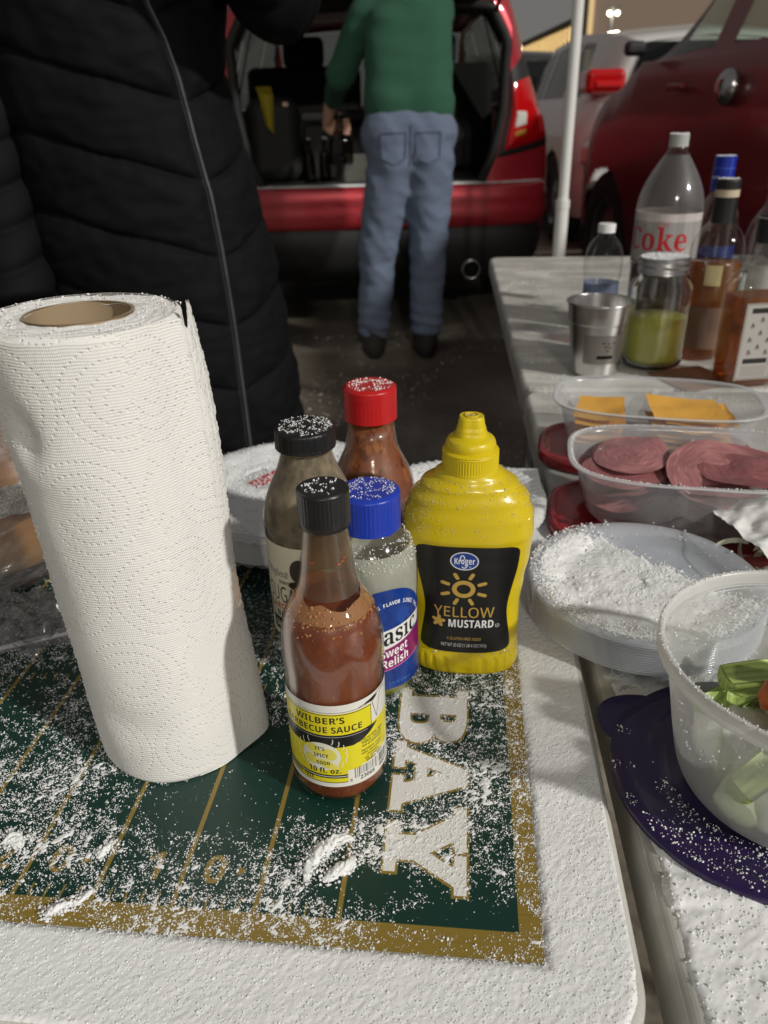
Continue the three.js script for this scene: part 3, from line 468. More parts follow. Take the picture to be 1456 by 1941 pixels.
{ // yellow mustard
  const c = [0.0575, TABLE + 0.001, -0.4635], turn = -0.12;
  const t = thing('mustard_bottle', 'yellow squeeze mustard bottle with black label and pointed cap', 'bottle', c, turn);
  const yellow = phys([0.66, 0.50, 0.006], 0.3, { clearcoat: 0.4, clearcoatRoughness: 0.2 });
  const rows = [[0.0, 0.0345, 0.021, 2.6], [0.003, 0.0375, 0.0235, 2.7], [0.010, 0.0382, 0.0242, 2.8], [0.0175, 0.0382, 0.0242, 2.8], [0.020, 0.0376, 0.0238, 2.7], [0.032, 0.0380, 0.024, 2.6], [0.055, 0.0378, 0.0238, 2.5], [0.075, 0.0398, 0.0242, 2.5], [0.095, 0.0428, 0.025, 2.5], [0.108, 0.0440, 0.0256, 2.5], [0.112, 0.0444, 0.0266, 2.5], [0.124, 0.0436, 0.0262, 2.4], [0.136, 0.0400, 0.0245, 2.3], [0.146, 0.0325, 0.0225, 2.2], [0.153, 0.0235, 0.0195, 2.0], [0.157, 0.0178, 0.0175, 2.0], [0.161, 0.0170, 0.0170, 2.0]];
  const b = oval(rows, 132, 130, (a, y) => { const band = sstep(0.002, 0.005, y) * (1 - sstep(0.0145, 0.018, y)); const s = Math.abs(((a / (2 * Math.PI) * 26 + 60) % 1) - 0.5) * 2; return 0.055 * band * (sstep(0.06, 0.30, 1 - s)) - 0.035 * band; });
  part(t, 'bottle_body', merge(b.geometry, capDisc(0.0345, 0.021, 2.6, 0.0002)), yellow);
  const capY = phys([0.68, 0.52, 0.006], 0.36);
  part(t, 'cap_collar', merge(ribbed(0.0186, 0.1555, 0.1685, 64, 0.0005), lathe([[0.0186, 0.1685], [0.0178, 0.1697], [0.0158, 0.1702]], 48, false)), capY);
  part(t, 'cap_dome', lathe([[0.0162, 0.1700], [0.0163, 0.1735], [0.0150, 0.1765], [0.0118, 0.1785], [0.0096, 0.1800]], 48), capY);
  part(t, 'nozzle', oval([[0.179, 0.0114, 0.0106, 2.0], [0.182, 0.0104, 0.0096, 2.2], [0.186, 0.0092, 0.0084, 2.4], [0.1905, 0.0085, 0.0077, 2.4], [0.1918, 0.0077, 0.0069, 2.2]], 40, 24, (a) => -0.08 * Math.max(0, Math.cos(a * 4)) ).geometry, capY);
  part(t, 'nozzle_tip', capDisc(0.0077, 0.0069, 2.2, 0.1916), capY);
  part(t, 'nozzle_ring', new THREE.TorusGeometry(0.0042, 0.0007, 8, 24).rotateX(Math.PI / 2).translate(0, 0.1918, 0), capY);
  const HW = 0.0352, Y0 = 0.0225, Y1 = 0.1085, half = (v) => lerp(0.0325, HW, sstep(0.35, 1, v)) - 0.0042 * Math.exp(-(((v - 0.42) / 0.28) ** 2));
  const roundOff = (v) => { const e = 0.07, d = Math.min(v, 1 - v); return d < e ? e - Math.sqrt(Math.max(0, e * e - (e - d) ** 2)) : 0; };
  const tex = canvasTexture(1024, 1254, (g, w, h) => {
    g.fillStyle = '#0b0b0b'; g.fillRect(0, 0, w, h);
    const gold = '#c6a24a'; g.textAlign = 'center'; g.textBaseline = 'middle';
    const put = (s, x, y, size, width, c, font = 'bold') => { g.save(); g.fillStyle = c; g.translate(x, y); g.font = `${font} ${size}px sans-serif`; g.scale(width / g.measureText(s).width, 1); g.fillText(s, 0, 0); g.restore(); };
    g.fillStyle = '#e9e9ee'; g.beginPath(); g.ellipse(w * 0.475, h * 0.125, 140, 103, 0.05, 0, 7); g.fill(); g.fillStyle = '#1b3f97'; g.beginPath(); g.ellipse(w * 0.475, h * 0.125, 128, 92, 0.05, 0, 7); g.fill();
    put('Kroger', w * 0.475, h * 0.127, 96, 205, '#f2f2f5'); g.strokeStyle = '#f2f2f5'; g.lineWidth = 11; g.beginPath(); g.moveTo(w * 0.44, h * 0.13); g.bezierCurveTo(w * 0.42, h * 0.06, w * 0.48, h * 0.06, w * 0.475, h * 0.11); g.stroke(); g.beginPath(); g.moveTo(w * 0.505, h * 0.15); g.bezierCurveTo(w * 0.505, h * 0.195, w * 0.455, h * 0.195, w * 0.455, h * 0.172); g.stroke();
    g.font = '26px sans-serif'; g.fillStyle = '#f2f2f5'; g.fillText('\u00ae', w * 0.53, h * 0.178);
    const sx = w * 0.475, sy = h * 0.385; g.strokeStyle = gold; g.lineWidth = 46; g.beginPath(); g.ellipse(sx, sy, 92, 78, 0, 0, 7); g.stroke();
    g.lineCap = 'round'; g.lineWidth = 38; for (let k = 0; k < 8; k++) { const a = k * Math.PI / 4 + 0.39; g.beginPath(); g.moveTo(sx + Math.cos(a) * 165, sy + Math.sin(a) * 138); g.lineTo(sx + Math.cos(a) * 228, sy + Math.sin(a) * 184); g.stroke(); } g.lineCap = 'butt';
    put('YELLOW', w * 0.485, h * 0.607, 168, 610, gold, 'normal'); put('MUSTARD', w * 0.555, h * 0.715, 128, 470, '#f1f1f1', 'bold');
    g.strokeStyle = '#f1f1f1'; g.lineWidth = 4; g.beginPath(); g.arc(w * 0.815, h * 0.737, 19, 0, 7); g.stroke(); g.font = '24px sans-serif'; g.fillStyle = '#f1f1f1'; g.fillText('U', w * 0.815, h * 0.738);
    g.fillStyle = gold; for (let k = 0; k < 5; k++) { const a = k * 1.2566 - 0.2; g.save(); g.translate(w * 0.235, h * 0.705); g.rotate(a); g.beginPath(); g.ellipse(36, 0, 36, 20, 0, 0, 7); g.fill(); g.restore(); }
    put('A GLUTEN FREE FOOD', w * 0.49, h * 0.862, 50, 350, gold, 'normal'); put('NET WT 20 OZ (1 LB 4 OZ) 566g', w * 0.49, h * 0.927, 54, 470, '#dcdcdc', 'normal');
  });
  part(t, 'label', grid(48, 60, (u, v) => { const y = lerp(Y0, Y1, v) + 0.003 * Math.sin(u * Math.PI) * (v - 0.5) * 0.5, [, w, d, n] = b.at(y), x = (2 * u - 1) * (half(v) - 0.10 * roundOff(v) * 1.0 * HW / 0.035 * 0.9), k = clamp(Math.abs(x) / w, 0, 0.999); return [x, y, d * (1 - k ** n) ** (1 / n) + 0.0004]; }, (u, v) => [0.5 + (2 * u - 1) * half(v) / (2 * HW), v]), phys([0.9, 0.9, 0.9], 0.42, { map: tex, clearcoat: 0.35, clearcoatRoughness: 0.3 }));
  // frozen droplets and grains on the shoulder and foot
  const pts = [], cs = Math.cos(turn), sn = Math.sin(turn);
  for (let k = 0; k < 2600; k++) { const a = rr(-1.6, 1.6), y = rnd() < 0.82 ? rr(0.117, 0.152) : rr(0.0185, 0.022), [, w, d, n] = b.at(y), [x, z] = superRing(a, w, d, n); if (rnd() > 0.22 + 0.9 * fbm(x * 90, y * 90, z * 90, 3) + (y > 0.138 ? 0.12 : 0)) continue; pts.push([c[0] + x * cs + z * sn, c[1] + y, c[2] - x * sn + z * cs, y < 0.1 ? 1.5 : 1]); }
  for (let k = 0; k < 160; k++) { const a = rr(0, 6.28), r = rr(0.0, 0.0165); pts.push([c[0] + r * Math.cos(a), c[1] + (r < 0.006 ? 0.192 : r < 0.0095 ? 0.181 : r < 0.0155 ? 0.1765 : 0.170), c[2] + r * Math.sin(a)]); }
  const drops = grains('tiny ice droplets on the shoulder of the mustard bottle', pts, 0.0002, 0.00075);
  for (const m of drops.children) m.material = dropMat;
}

// ---------------------------------------------------------------- paper plates
const platePaper = std([0.80, 0.80, 0.79], 0.85);
function plateShape(r, depth, flute = 0.0012, seg = 180) {
  const line = [[0, 0], [0.55, 0], [0.66, 0.02], [0.76, 0.35], [0.84, 0.8], [0.9, 0.97], [0.96, 1], [1.0, 0.93]];
  const f = (q) => { let k = 1; while (k < line.length - 1 && q > line[k][0]) k++; return lerp(line[k - 1][1], line[k][1], clamp((q - line[k - 1][0]) / (line[k][0] - line[k - 1][0]))); };
  return grid(seg, 20, (u, v) => { const a = -u * 6.28318, q = v, rim = sstep(0.68, 0.86, q); return [r * q * Math.cos(a), depth * f(q) + flute * rim * Math.cos(a * 60), r * q * Math.sin(a)]; }, null, true);
}
{
  const x = -0.088, z = -0.692, y = TABLE + 0.001, n = 7, pitch = 0.0042, geo = plateShape(0.117, 0.013);
  let first;
  for (let k = 0; k < n; k++) {
    const p = [x + rr(-0.002, 0.002), y + k * pitch, z + rr(-0.002, 0.002)];
    if (!k) first = single('paper_plate', geo, platePaper, 'white fluted paper plate in the snow covered stack behind the sauce bottles', 'plate', p, 0, 'paper plates stacked behind the bottles');
    else dup(first, p, rr(0, 6));
  }
  // printed film laid over the stack, with snow on it
  const topY = y + (n - 1) * pitch;
  const wrap = (r, a) => { const q = r / 0.121; return topY + 0.0095 + 0.005 * sstep(0.5, 0.85, q) - 0.022 * sstep(0.95, 1.0, q) + 0.0016 * fbm(Math.cos(a) * r * 40, Math.sin(a) * r * 40, 2, 3); };
  const filmTex = canvasTexture(512, 512, (g, w, h) => { g.fillStyle = '#e6e7e8'; g.fillRect(0, 0, w, h); g.save(); g.translate(190, 205); g.rotate(-0.9); g.fillStyle = '#d23a34'; g.fillRect(-40, -18, 80, 36); g.fillStyle = '#e6e7e8'; g.font = 'bold 22px sans-serif'; g.textAlign = 'center'; g.fillText('PLATES', 0, 8); g.restore(); g.fillStyle = '#5b8fd0'; g.fillRect(262, 236, 40, 12); g.fillStyle = '#66a85a'; g.fillRect(420, 250, 16, 22); g.fillStyle = '#444'; g.fillRect(300, 262, 8, 24); g.fillRect(318, 262, 8, 24); });
  const film = single('plate_wrapper', grid(120, 40, (u, v) => { const a = -u * 6.28318, r = 0.121 * Math.max(v, 0.001); return [x + r * Math.cos(a), wrap(r, a), z + r * Math.sin(a)]; }, (u, v) => { const a = -u * 6.28318; return [0.5 + 0.5 * v * Math.cos(a), 0.5 - 0.5 * v * Math.sin(a)]; }), phys([0.9, 0.9, 0.9], 0.25, { map: filmTex, clearcoat: 0.6, clearcoatRoughness: 0.2 }), 'white plastic wrapper with a red mark over the stacked paper plates', 'wrapper');
  const snow = grid(150, 60, (u, v) => { const a = -u * 6.28318, r = 0.116 * Math.max(v, 0.001), X = x + r * Math.cos(a), Z = z + r * Math.sin(a); const bare = sstep(0.030, 0.014, Math.hypot(X + 0.118, Z + 0.716)) + sstep(0.012, 0.004, Math.hypot(X + 0.092, Z + 0.726)); return [X, wrap(r, a) + 0.0012 + 0.0032 * fbm(X * 45, Z * 45, 4, 5) + 0.0007 * (rnd() - 0.5) - 0.006 * bare - 0.006 * sstep(0.9, 1, v), Z]; });
  const sm = shade(new THREE.Mesh(snow, snowSoft)); sm.name = numbered('snow_crust'); sm.userData = { label: 'patchy snow crust on the wrapped paper plates', category: 'snow', kind: 'stuff' }; scene.add(sm);
  grains('snow grains on the wrapped paper plates', discPoints(x, topY + 0.0125, z, 0.112, 5200, (X, Z) => clamp(0.5 + fbm(X * 60, Z * 60, 1, 3))).map(([X, Y, Z]) => { const r = Math.hypot(X - x, Z - z), a = -Math.atan2(Z - z, X - x); return [X, wrap(r, -a) + 0.0012, Z]; }), 0.0003, 0.0009);
  // second, smaller stack by the far corner behind the mustard
  const y2 = TABLE + 0.002; let p2;
  for (let k = 0; k < 4; k++) { const p = [0.074, y2 + k * 0.004, -0.692]; const g = plateShape(0.088, 0.010); if (!k) p2 = single('paper_plate', g, platePaper, 'small white paper plate stacked behind the mustard bottle', 'plate', p, 0, 'small paper plates behind the mustard'); else dup(p2, p, rr(0, 6)); }
  grains('snow grains on the small plates behind the mustard', discPoints(0.074, y2 + 0.0125, -0.692, 0.082, 3800, (X, Z) => 1).map(([X, Y, Z]) => [X, Y + 0.009 * sstep(0.055, 0.075, Math.hypot(X - 0.074, Z + 0.692)) - 0.0005, Z]), 0.0003, 0.0009);
}
{ // plates behind the bun bag
  const geo = plateShape(0.125, 0.016, 0.002); let first;
  for (let k = 0; k < 9; k++) { const p = [-0.475, TABLE + 0.002 + k * 0.0085, -0.80]; if (!k) first = single('paper_plate', geo, platePaper, 'white fluted paper plate in the stack behind the bag of buns', 'plate', p, 0, 'paper plates behind the bun bag'); else dup(first, p, rr(0, 6)); }
}

// ---------------------------------------------------------------- bag of buns at the left
{
  const c = [-0.385, TABLE + 0.001, -0.635];
  const t = thing('bun_bag', 'clear plastic bag of buns with printed ingredients panel', 'bag', c, 0.25);
  const crust = dataTexture(256, 128, (u, v) => { const n = fbm(u * 9, v * 9, 3, 4), k = sstep(0.25, 0.75, v + 0.25 * n); return [0.72 + 0.15 * (1 - k) + 0.1 * n, 0.50 + 0.2 * (1 - k) + 0.08 * n, 0.24 + 0.18 * (1 - k)]; }, true);
  for (const [x, z, r] of [[-0.07, -0.07, 0], [0.03, -0.075, 0.1], [-0.075, 0.03, -0.1], [0.035, 0.025, 0.05]]) {
    part(t, 'bun', grid(40, 24, (u, v) => { const a = -u * 6.2832, e = v * Math.PI, q = Math.sin(e) ** 0.75; return [x + 0.05 * q * Math.cos(a + r), 0.036 - 0.033 * Math.sign(Math.cos(e)) * Math.abs(Math.cos(e)) ** 0.8 + 0.002 * noise(a, e * 2, x * 90), z + 0.05 * q * Math.sin(a + r)]; }), std([1, 1, 1], 0.65, { map: crust }));
    part(t, 'bun', grid(40, 24, (u, v) => { const a = -u * 6.2832, e = v * Math.PI, q = Math.sin(e) ** 0.75; return [x + 0.004 + 0.047 * q * Math.cos(a + r), 0.092 - 0.024 * Math.sign(Math.cos(e)) * Math.abs(Math.cos(e)) ** 0.8 + 0.002 * noise(a, e * 2, x * 70), z + 0.002 + 0.047 * q * Math.sin(a + r)]; }), std([1, 1, 1], 0.65, { map: crust }));
  }
  const bagShape = (u, v) => { // loose film round the buns, falling to a crumpled front
    const a = -u * 6.2832, e = v * Math.PI, q = Math.sin(e) ** 0.62, fr = Math.max(0, Math.sin(-a)) ** 2;
    const cr = 0.012 * fbm(u * 13, v * 9, 5, 5) + 0.009 * Math.abs(noise(u * 34, v * 20, 2)) + 0.007 * Math.abs(noise(u * 64, v * 40, 6)), low = sstep(0.4, 0.9, 1 - v);
    return [(0.14 + cr) * q * Math.cos(a), Math.max(0.001, 0.060 - 0.0625 * Math.sign(Math.cos(e)) * Math.abs(Math.cos(e)) ** 0.7 + cr * 0.9), (0.135 + cr + 0.045 * fr * low) * q * Math.sin(a) + 0.01 * fr];
  };
  part(t, 'plastic_film', grid(200, 110, bagShape), phys([0.74, 0.73, 0.75], 0.12, { transmission: 0.78, thickness: 0, ior: 1.6 }));
  const tex = canvasTexture(512, 512, (g, w, h) => { g.fillStyle = '#e4e0dc'; g.fillRect(0, 0, w, h); g.fillStyle = '#e1a81c'; g.beginPath(); g.moveTo(0, 60); g.lineTo(110, 200); g.lineTo(150, h); g.lineTo(0, h); g.fill(); g.fillStyle = '#6a6660'; for (let k = 0; k < 34; k++) { g.save(); g.translate(150, 90 + k * 11.6); g.rotate(0.06); for (let x = 0; x < 330;) { const l = 8 + rnd() * 22; g.fillRect(x, 0, l, 5); x += l + 5; } g.restore(); } });
  part(t, 'printed_panel', grid(30, 24, (u, v) => { const p = bagShape(lerp(0.80, 0.905, u), lerp(0.60, 0.72, v)); const n = Math.hypot(p[0], p[2]); return [p[0] * (1 + 0.003 / n), p[1] + 0.0015, p[2] * (1 + 0.003 / n)]; }, (u, v) => [1 - u, v]), phys([0.85, 0.85, 0.85], 0.3, { map: tex, clearcoat: 0.5 }));
  part(t, 'bag_tail', grid(60, 24, (u, v) => [lerp(0.02, 0.16, u), 0.004 + 0.02 * Math.abs(noise(u * 9, v * 7, 3)) + 0.012 * (1 - v), lerp(0.12, 0.185, v) + 0.012 * noise(u * 6, 4)]), phys([0.86, 0.85, 0.88], 0.14, { transmission: 0.86, thickness: 0, ior: 1.5 }));
}
// white wire showing under the bag
single('plastic_fork', merge(tube([[-0.33, TABLE + 0.004, -0.470], [-0.29, TABLE + 0.0045, -0.487], [-0.245, TABLE + 0.004, -0.505]], 0.0022, 20, 8), tube([[-0.245, TABLE + 0.004, -0.505], [-0.225, TABLE + 0.006, -0.512], [-0.205, TABLE + 0.005, -0.520]], 0.0032, 12, 8)), phys([0.78, 0.78, 0.78], 0.35), 'white plastic cutlery handle poking out below the bun bag', 'cutlery');

// ---------------------------------------------------------------- stack of clear plates across both tables
{
  const c = [0.204, TABLE + 0.0025, -0.512], clearPlate = phys([0.82, 0.84, 0.88], 0.12, { transmission: 0.62, thickness: 0, ior: 1.49 });
  const g = lathe([[0, 0], [0.055, 0.0002], [0.064, 0.0012], [0.075, 0.0062], [0.083, 0.0086], [0.0895, 0.0092], [0.0905, 0.0078]], 96);
  let first; const n = 13, pitch = 0.0021;
  for (let k = 0; k < n; k++) { const p = [c[0], c[1] + k * pitch, c[2]]; if (!k) first = single('clear_plate', g, clearPlate, 'round clear plastic plate in the snow topped stack beside the mustard', 'plate', p, 0, 'clear plates stacked beside the mustard'); else dup(first, p, 0); }
  const top = c[1] + (n - 1) * pitch, dish = (q) => top + lerp(0.0006, 0.0090, sstep(0.62, 0.95, q));
  const cleared = (X, Z) => sstep(0.006, -0.006, 0.62 * (Z - c[2] + 0.013) - 0.78 * (X - c[0] - 0.034) + 0.006 * noise(X * 70, Z * 70)) ;
  const sn = grid(170, 70, (u, v) => { const a = -u * 6.28318, q = Math.max(0.001, v), r = 0.0895 * q, X = c[0] + r * Math.cos(a), Z = c[2] + r * Math.sin(a); return [X, dish(q) + 0.0036 * (1 - sstep(0.7, 1, q)) + 0.0018 * fbm(X * 70, Z * 70, 3, 5) + 0.0008 * (rnd() - 0.5) - 0.008 * cleared(X, Z) - 0.004 * sstep(0.9, 1, q) - 0.004 * sstep(0.15, 0.4, noise(X * 45 + 2, Z * 45)) * sstep(0.5, 0.8, q), Z]; });
  const sm = shade(new THREE.Mesh(sn, snowSoft)); sm.name = numbered('snow_crust'); sm.userData = { label: 'heap of granular snow on the clear plates', category: 'snow', kind: 'stuff' }; scene.add(sm);
  const pts = discPoints(c[0], 0, c[2], 0.0895, 5200, (X, Z) => clamp(0.6 + 0.8 * fbm(X * 90, Z * 90, 2, 3)) * (1 - 0.97 * cleared(X, Z))).map(([X, , Z]) => [X, dish(Math.hypot(X - c[0], Z - c[2]) / 0.0895) + rr(0.0006, 0.0036), Z]);
  grains('snow grains heaped on the clear plates', pts, 0.0003, 0.001);
}

// ---------------------------------------------------------------- vegetable tub on its purple lid
{
  const lc = [0.2215, TABLE + 0.002, -0.334], purple = phys([0.018, 0.006, 0.060], 0.3, { clearcoat: 0.3 });
  const L = thing('tub_lid', 'dark purple round plastic lid under the vegetable tub', 'lid', lc, 0);
  part(L, 'disc', lathe([[0, 0.004], [0.052, 0.004], [0.054, 0.0062], [0.064, 0.0062], [0.066, 0.0046], [0.074, 0.0046], [0.076, 0.0066], [0.080, 0.0066], [0.0825, 0.0052], [0.0862, 0.0052], [0.0872, 0.003], [0.0868, 0.0]], 110, false), purple);
  part(L, 'pull_tab', grid(24, 14, (u, v) => { const a = lerp(-0.30, 0.30, u), w = Math.cos(a / 0.30 * 1.35), r = lerp(0.0845, 0.0845 + 0.019 * Math.max(0.02, w), v), A = 2.42 + a; return [r * Math.cos(A), 0.0036 + 0.0006 * Math.sin(v * 3), -r * Math.sin(A)]; }), purple);
  const c = [0.2315, TABLE + 0.0088, -0.3275];
  const t = thing('vegetable_tub', 'round translucent plastic tub holding cut vegetables', 'tub', c, 0);
  const tubMat = phys([0.90, 0.91, 0.90], 0.42, { transmission: 0.80, thickness: 0, ior: 1.5 });
  part(t, 'tub_wall', lathe([[0, 0.0015], [0.048, 0.0005], [0.0555, 0.002], [0.0605, 0.009], [0.066, 0.030], [0.0715, 0.058], [0.0765, 0.082], [0.0775, 0.086], [0.0792, 0.0872], [0.0805, 0.092]], 96), tubMat);
  part(t, 'rim', lathe([[0.0785, 0.0872], [0.0822, 0.0868], [0.0828, 0.0885], [0.0826, 0.0955], [0.0812, 0.0965], [0.0796, 0.0955], [0.0792, 0.0885]], 110), phys([0.86, 0.86, 0.85], 0.3, { transmission: 0.45, thickness: 0 }));
  const inner = (y) => lerp(0.055, 0.074, clamp(y / 0.086)) - 0.003;
  // celery sticks, carrot sticks, pale dip pieces: each lies inside the tub as its own thing
  const celery = dataTexture(128, 64, (u, v) => { const n = 0.05 * Math.sin(v * 60) + 0.08 * (rnd() - 0.5); return [0.66 + n, 0.73 + n, 0.43 + n]; }, true);
  const celMat = phys([0.95, 1, 0.9], 0.45, { map: celery }), carMat = phys([0.50, 0.115, 0.018], 0.5), whiteMat = phys([0.76, 0.77, 0.70], 0.55), pinkMat = phys([0.50, 0.14, 0.06], 0.5);
  const stick = (len, w, hgt, curl) => curl ? grid(20, 36, (u, v) => { const t = v < 0.5 ? v * 2 : 2 - v * 2, o = v < 0.5, uu = clamp((u - 0.05) / 0.9), x = (uu - 0.5) * len, e = u < 0.001 || u > 0.999 ? 0.02 : 1 - 0.10 * Math.abs(2 * uu - 1) ** 3; return [x, hgt * 0.5 - (o ? hgt * (1 + 0.05 * Math.cos(t * 44)) : hgt * 0.22) * Math.sin(Math.PI * t) * e + 0.003 * Math.cos(u * 3 - 1.5), w * 0.5 * Math.cos(Math.PI * t) * e * (o ? 1 : 0.94)]; }) : grid(26, 20, (u, v) => { const a = v * 6.2832, x = (u - 0.5) * len, cup = curl ? 0.55 * hgt * Math.max(0, Math.sin(a)) : 0; const e = Math.min(1, Math.min(u, 1 - u) * 60); return [x, (hgt * 0.5 * Math.sin(a) - cup) * e + (curl ? 0.004 * Math.cos(u * 3 - 1.5) : 0), w * 0.5 * Math.cos(a) * e * (1 + 0.06 * noise(u * 5, a))]; });
  const veg = [
    ['celery_stick', 'green celery stick slanting up to the tub rim', stick(0.085, 0.019, 0.013, true), celMat, [0.030, 0.074, -0.004], [0.1, -0.30, -0.06]],
    ['celery_stick', 'pale green celery stick lying deep against the tub wall', stick(0.072, 0.017, 0.012, true), celMat, [-0.022, 0.040, 0.022], [0.4, 0.6, 0.1]],
    ['celery_stick', 'pale green celery stick at the far wall of the tub', stick(0.08, 0.017, 0.012, true), celMat, [0.005, 0.050, -0.034], [0.2, 0.15, -0.1]],
    ['celery_stick', 'short celery stick standing near the tub bottom', stick(0.055, 0.018, 0.012, true), celMat, [-0.034, 0.030, -0.006], [0.3, 1.2, 0.25]],
    ['celery_stick', 'celery stick wedged upright beside the carrots', stick(0.066, 0.018, 0.012, true), celMat, [-0.016, 0.036, -0.034], [0.2, 0.4, 0.1]],
    ['carrot_stick', 'orange carrot stick on top of the vegetables', stick(0.085, 0.017, 0.016), carMat, [0.012, 0.064, 0.014], [0.0, -0.42, -0.04]],
    ['carrot_stick', 'second orange carrot stick beside the first in the tub', stick(0.08, 0.016, 0.015), carMat, [0.010, 0.054, 0.032], [0.3, -0.30, 0.03]],
    ['carrot_stick', 'third orange carrot stick low under the other two', stick(0.08, 0.015, 0.015), carMat, [0.024, 0.044, 0.004], [0.2, -0.6, 0.02]],
    ['cauliflower_piece', 'white cauliflower piece at the bottom of the tub', new THREE.IcosahedronGeometry(0.026, 4), whiteMat, [-0.014, 0.022, 0.030], [0, 0, 0]],
    ['cauliflower_piece', 'white cauliflower piece under the carrots', new THREE.IcosahedronGeometry(0.026, 4), whiteMat, [0.024, 0.024, 0.024], [0, 1, 0]],
    ['cauliflower_piece', 'white cauliflower piece under the celery', new THREE.IcosahedronGeometry(0.026, 4), whiteMat, [0.012, 0.026, -0.022], [0, 2, 0]],
    ['cauliflower_piece', 'white cauliflower piece pressed to the tub wall', new THREE.IcosahedronGeometry(0.024, 4), whiteMat, [-0.028, 0.024, -0.012], [0, 3, 0]],
    ['cucumber_piece', 'pale cucumber wedge against the near tub wall', stick(0.06, 0.024, 0.018), phys([0.55, 0.62, 0.38], 0.4), [0.010, 0.030, 0.040], [0.5, 0.2, 0.0]],
    ['cucumber_piece', 'pale cucumber wedge lying left of the cauliflower', stick(0.05, 0.024, 0.018), phys([0.55, 0.62, 0.38], 0.4), [-0.032, 0.024, 0.020], [0.5, 0.9, 0.2]],
  ];
  for (const [n, label, g, m, p, r] of veg) {
    if (n === 'cauliflower_piece') { const q = g.attributes.position; for (let i = 0; i < q.count; i++) { const v = new THREE.Vector3(q.getX(i), q.getY(i), q.getZ(i)), s = 1 + 0.30 * fbm(v.x * 60 + p[0] * 99, v.y * 60, v.z * 60, 4); q.setXYZ(i, v.x * s, v.y * s * 0.8, v.z * s); } g.computeVertexNormals(); }
    const o = single(n, g, m, label, n.split('_')[0], [c[0] + p[0], c[1] + p[1], c[2] + p[2]], 0); o.rotation.set(r[0], r[1], r[2], 'YXZ');
  }
  const pts = [];
  for (let k = 0; k < 2600; k++) { const a = rr(0, 6.283), y = rr(0.025, 0.086), r = inner(y) + 0.0024; if (rnd() < 0.25 + 1.2 * fbm(Math.cos(a) * 4, y * 50, Math.sin(a) * 4, 3)) pts.push([c[0] + r * Math.cos(a), c[1] + y, c[2] + r * Math.sin(a)]); }
  for (let k = 0; k < 900; k++) { const a = rr(0, 6.283), r = rr(0.0795, 0.0826); pts.push([c[0] + r * Math.cos(a), c[1] + 0.0963, c[2] + r * Math.sin(a), 0.8]); }
  for (let k = 0; k < 2600; k++) { const a = rr(0, 6.283), r = rr(0.055, 0.086), X = lc[0] + r * Math.cos(a), Z = lc[2] + r * Math.sin(a); if (fbm(X * 40, Z * 40, 8, 3) + 0.35 * Math.sin(-a) * -1 > 0.05) pts.push([X, lc[1] + 0.0068, Z]); }
  grains('snow grains on the vegetable tub and its purple lid', pts, 0.0002, 0.0007);
}

// ---------------------------------------------------------------- two divided tubs on red lids
function dividedTub(label, lidLabel, c, turn, hw, hd, lidOffset) {
  const red = phys([0.30, 0.010, 0.018], 0.25, { clearcoat: 0.5 });
  const L = thing('red_tub_lid', lidLabel, 'lid', [c[0] + lidOffset[0], TABLE + 0.002, c[2] + lidOffset[1]], turn);
  const ring = (rows, nu = 110) => grid(nu, rows.length - 1, (u, v) => { const [y, w, d] = rows[Math.round(v * (rows.length - 1))], [x, z] = superRing(-u * 6.28318, w, d, 3.2); return [x, y, z]; }, null, true);
  part(L, 'plate', merge(ring([[0.004, 0.001, 0.001], [0.004, hw - 0.014, hd - 0.014], [0.0055, hw - 0.012, hd - 0.012], [0.0055, hw - 0.004, hd - 0.004], [0.0095, hw - 0.002, hd - 0.002], [0.0105, hw + 0.002, hd + 0.002], [0.008, hw + 0.005, hd + 0.005], [0.0, hw + 0.005, hd + 0.005]])), red);
  const t = thing('divided_tub', label, 'tub', [c[0], TABLE + 0.0085, c[2]], turn);
  const m = phys([0.87, 0.88, 0.90], 0.2, { transmission: 0.8, thickness: 0, ior: 1.5 });
  part(t, 'tub_wall', ring([[0.001, 0.001, 0.001], [0.0005, hw * 0.70, hd * 0.66], [0.002, hw * 0.77, hd * 0.75], [0.010, hw * 0.83, hd * 0.82], [0.035, hw * 0.89, hd * 0.88], [0.058, hw * 0.94, hd * 0.935], [0.060, hw * 0.965, hd * 0.96]]), m);
  part(t, 'rim', ring([[0.060, hw * 0.955, hd * 0.95], [0.0600, hw, hd], [0.0615, hw * 1.004, hd * 1.006], [0.0625, hw, hd], [0.0622, hw * 0.955, hd * 0.95]]), phys([0.85, 0.86, 0.88], 0.25, { transmission: 0.5, thickness: 0 }));
  part(t, 'divider', grid(24, 10, (u, v) => { const z = lerp(-1, 1, u), x = -0.018 + 0.012 * z * z - 0.012 * z, w = lerp(0.003, 0.0016, v); return [x, lerp(0.002, 0.052 - 0.006 * (1 - z * z), v), z * lerp(hd * 0.78, hd * 0.92, v)]; }), m);
  return t;
}
const mottle = dataTexture(128, 128, (u, v) => { const n = fbm(u * 12, v * 12, 2, 5), f = sstep(0.16, 0.26, fbm(u * 20 + 5, v * 20, 7, 3)); return [0.85 + 0.2 * n + 0.1 * f, 0.85 + 0.25 * n + 0.2 * f, 0.85 + 0.25 * n + 0.2 * f]; }, true);
const cheese = phys([0.80, 0.42, 0.07], 0.45, { bumpMap: mottle, bumpScale: 0.0008 }), ham = phys([0.56, 0.235, 0.24], 0.36, { map: mottle, bumpMap: mottle, bumpScale: 0.001 }), hamRim = phys([0.42, 0.15, 0.155], 0.4, { map: mottle, bumpMap: mottle, bumpScale: 0.001 });
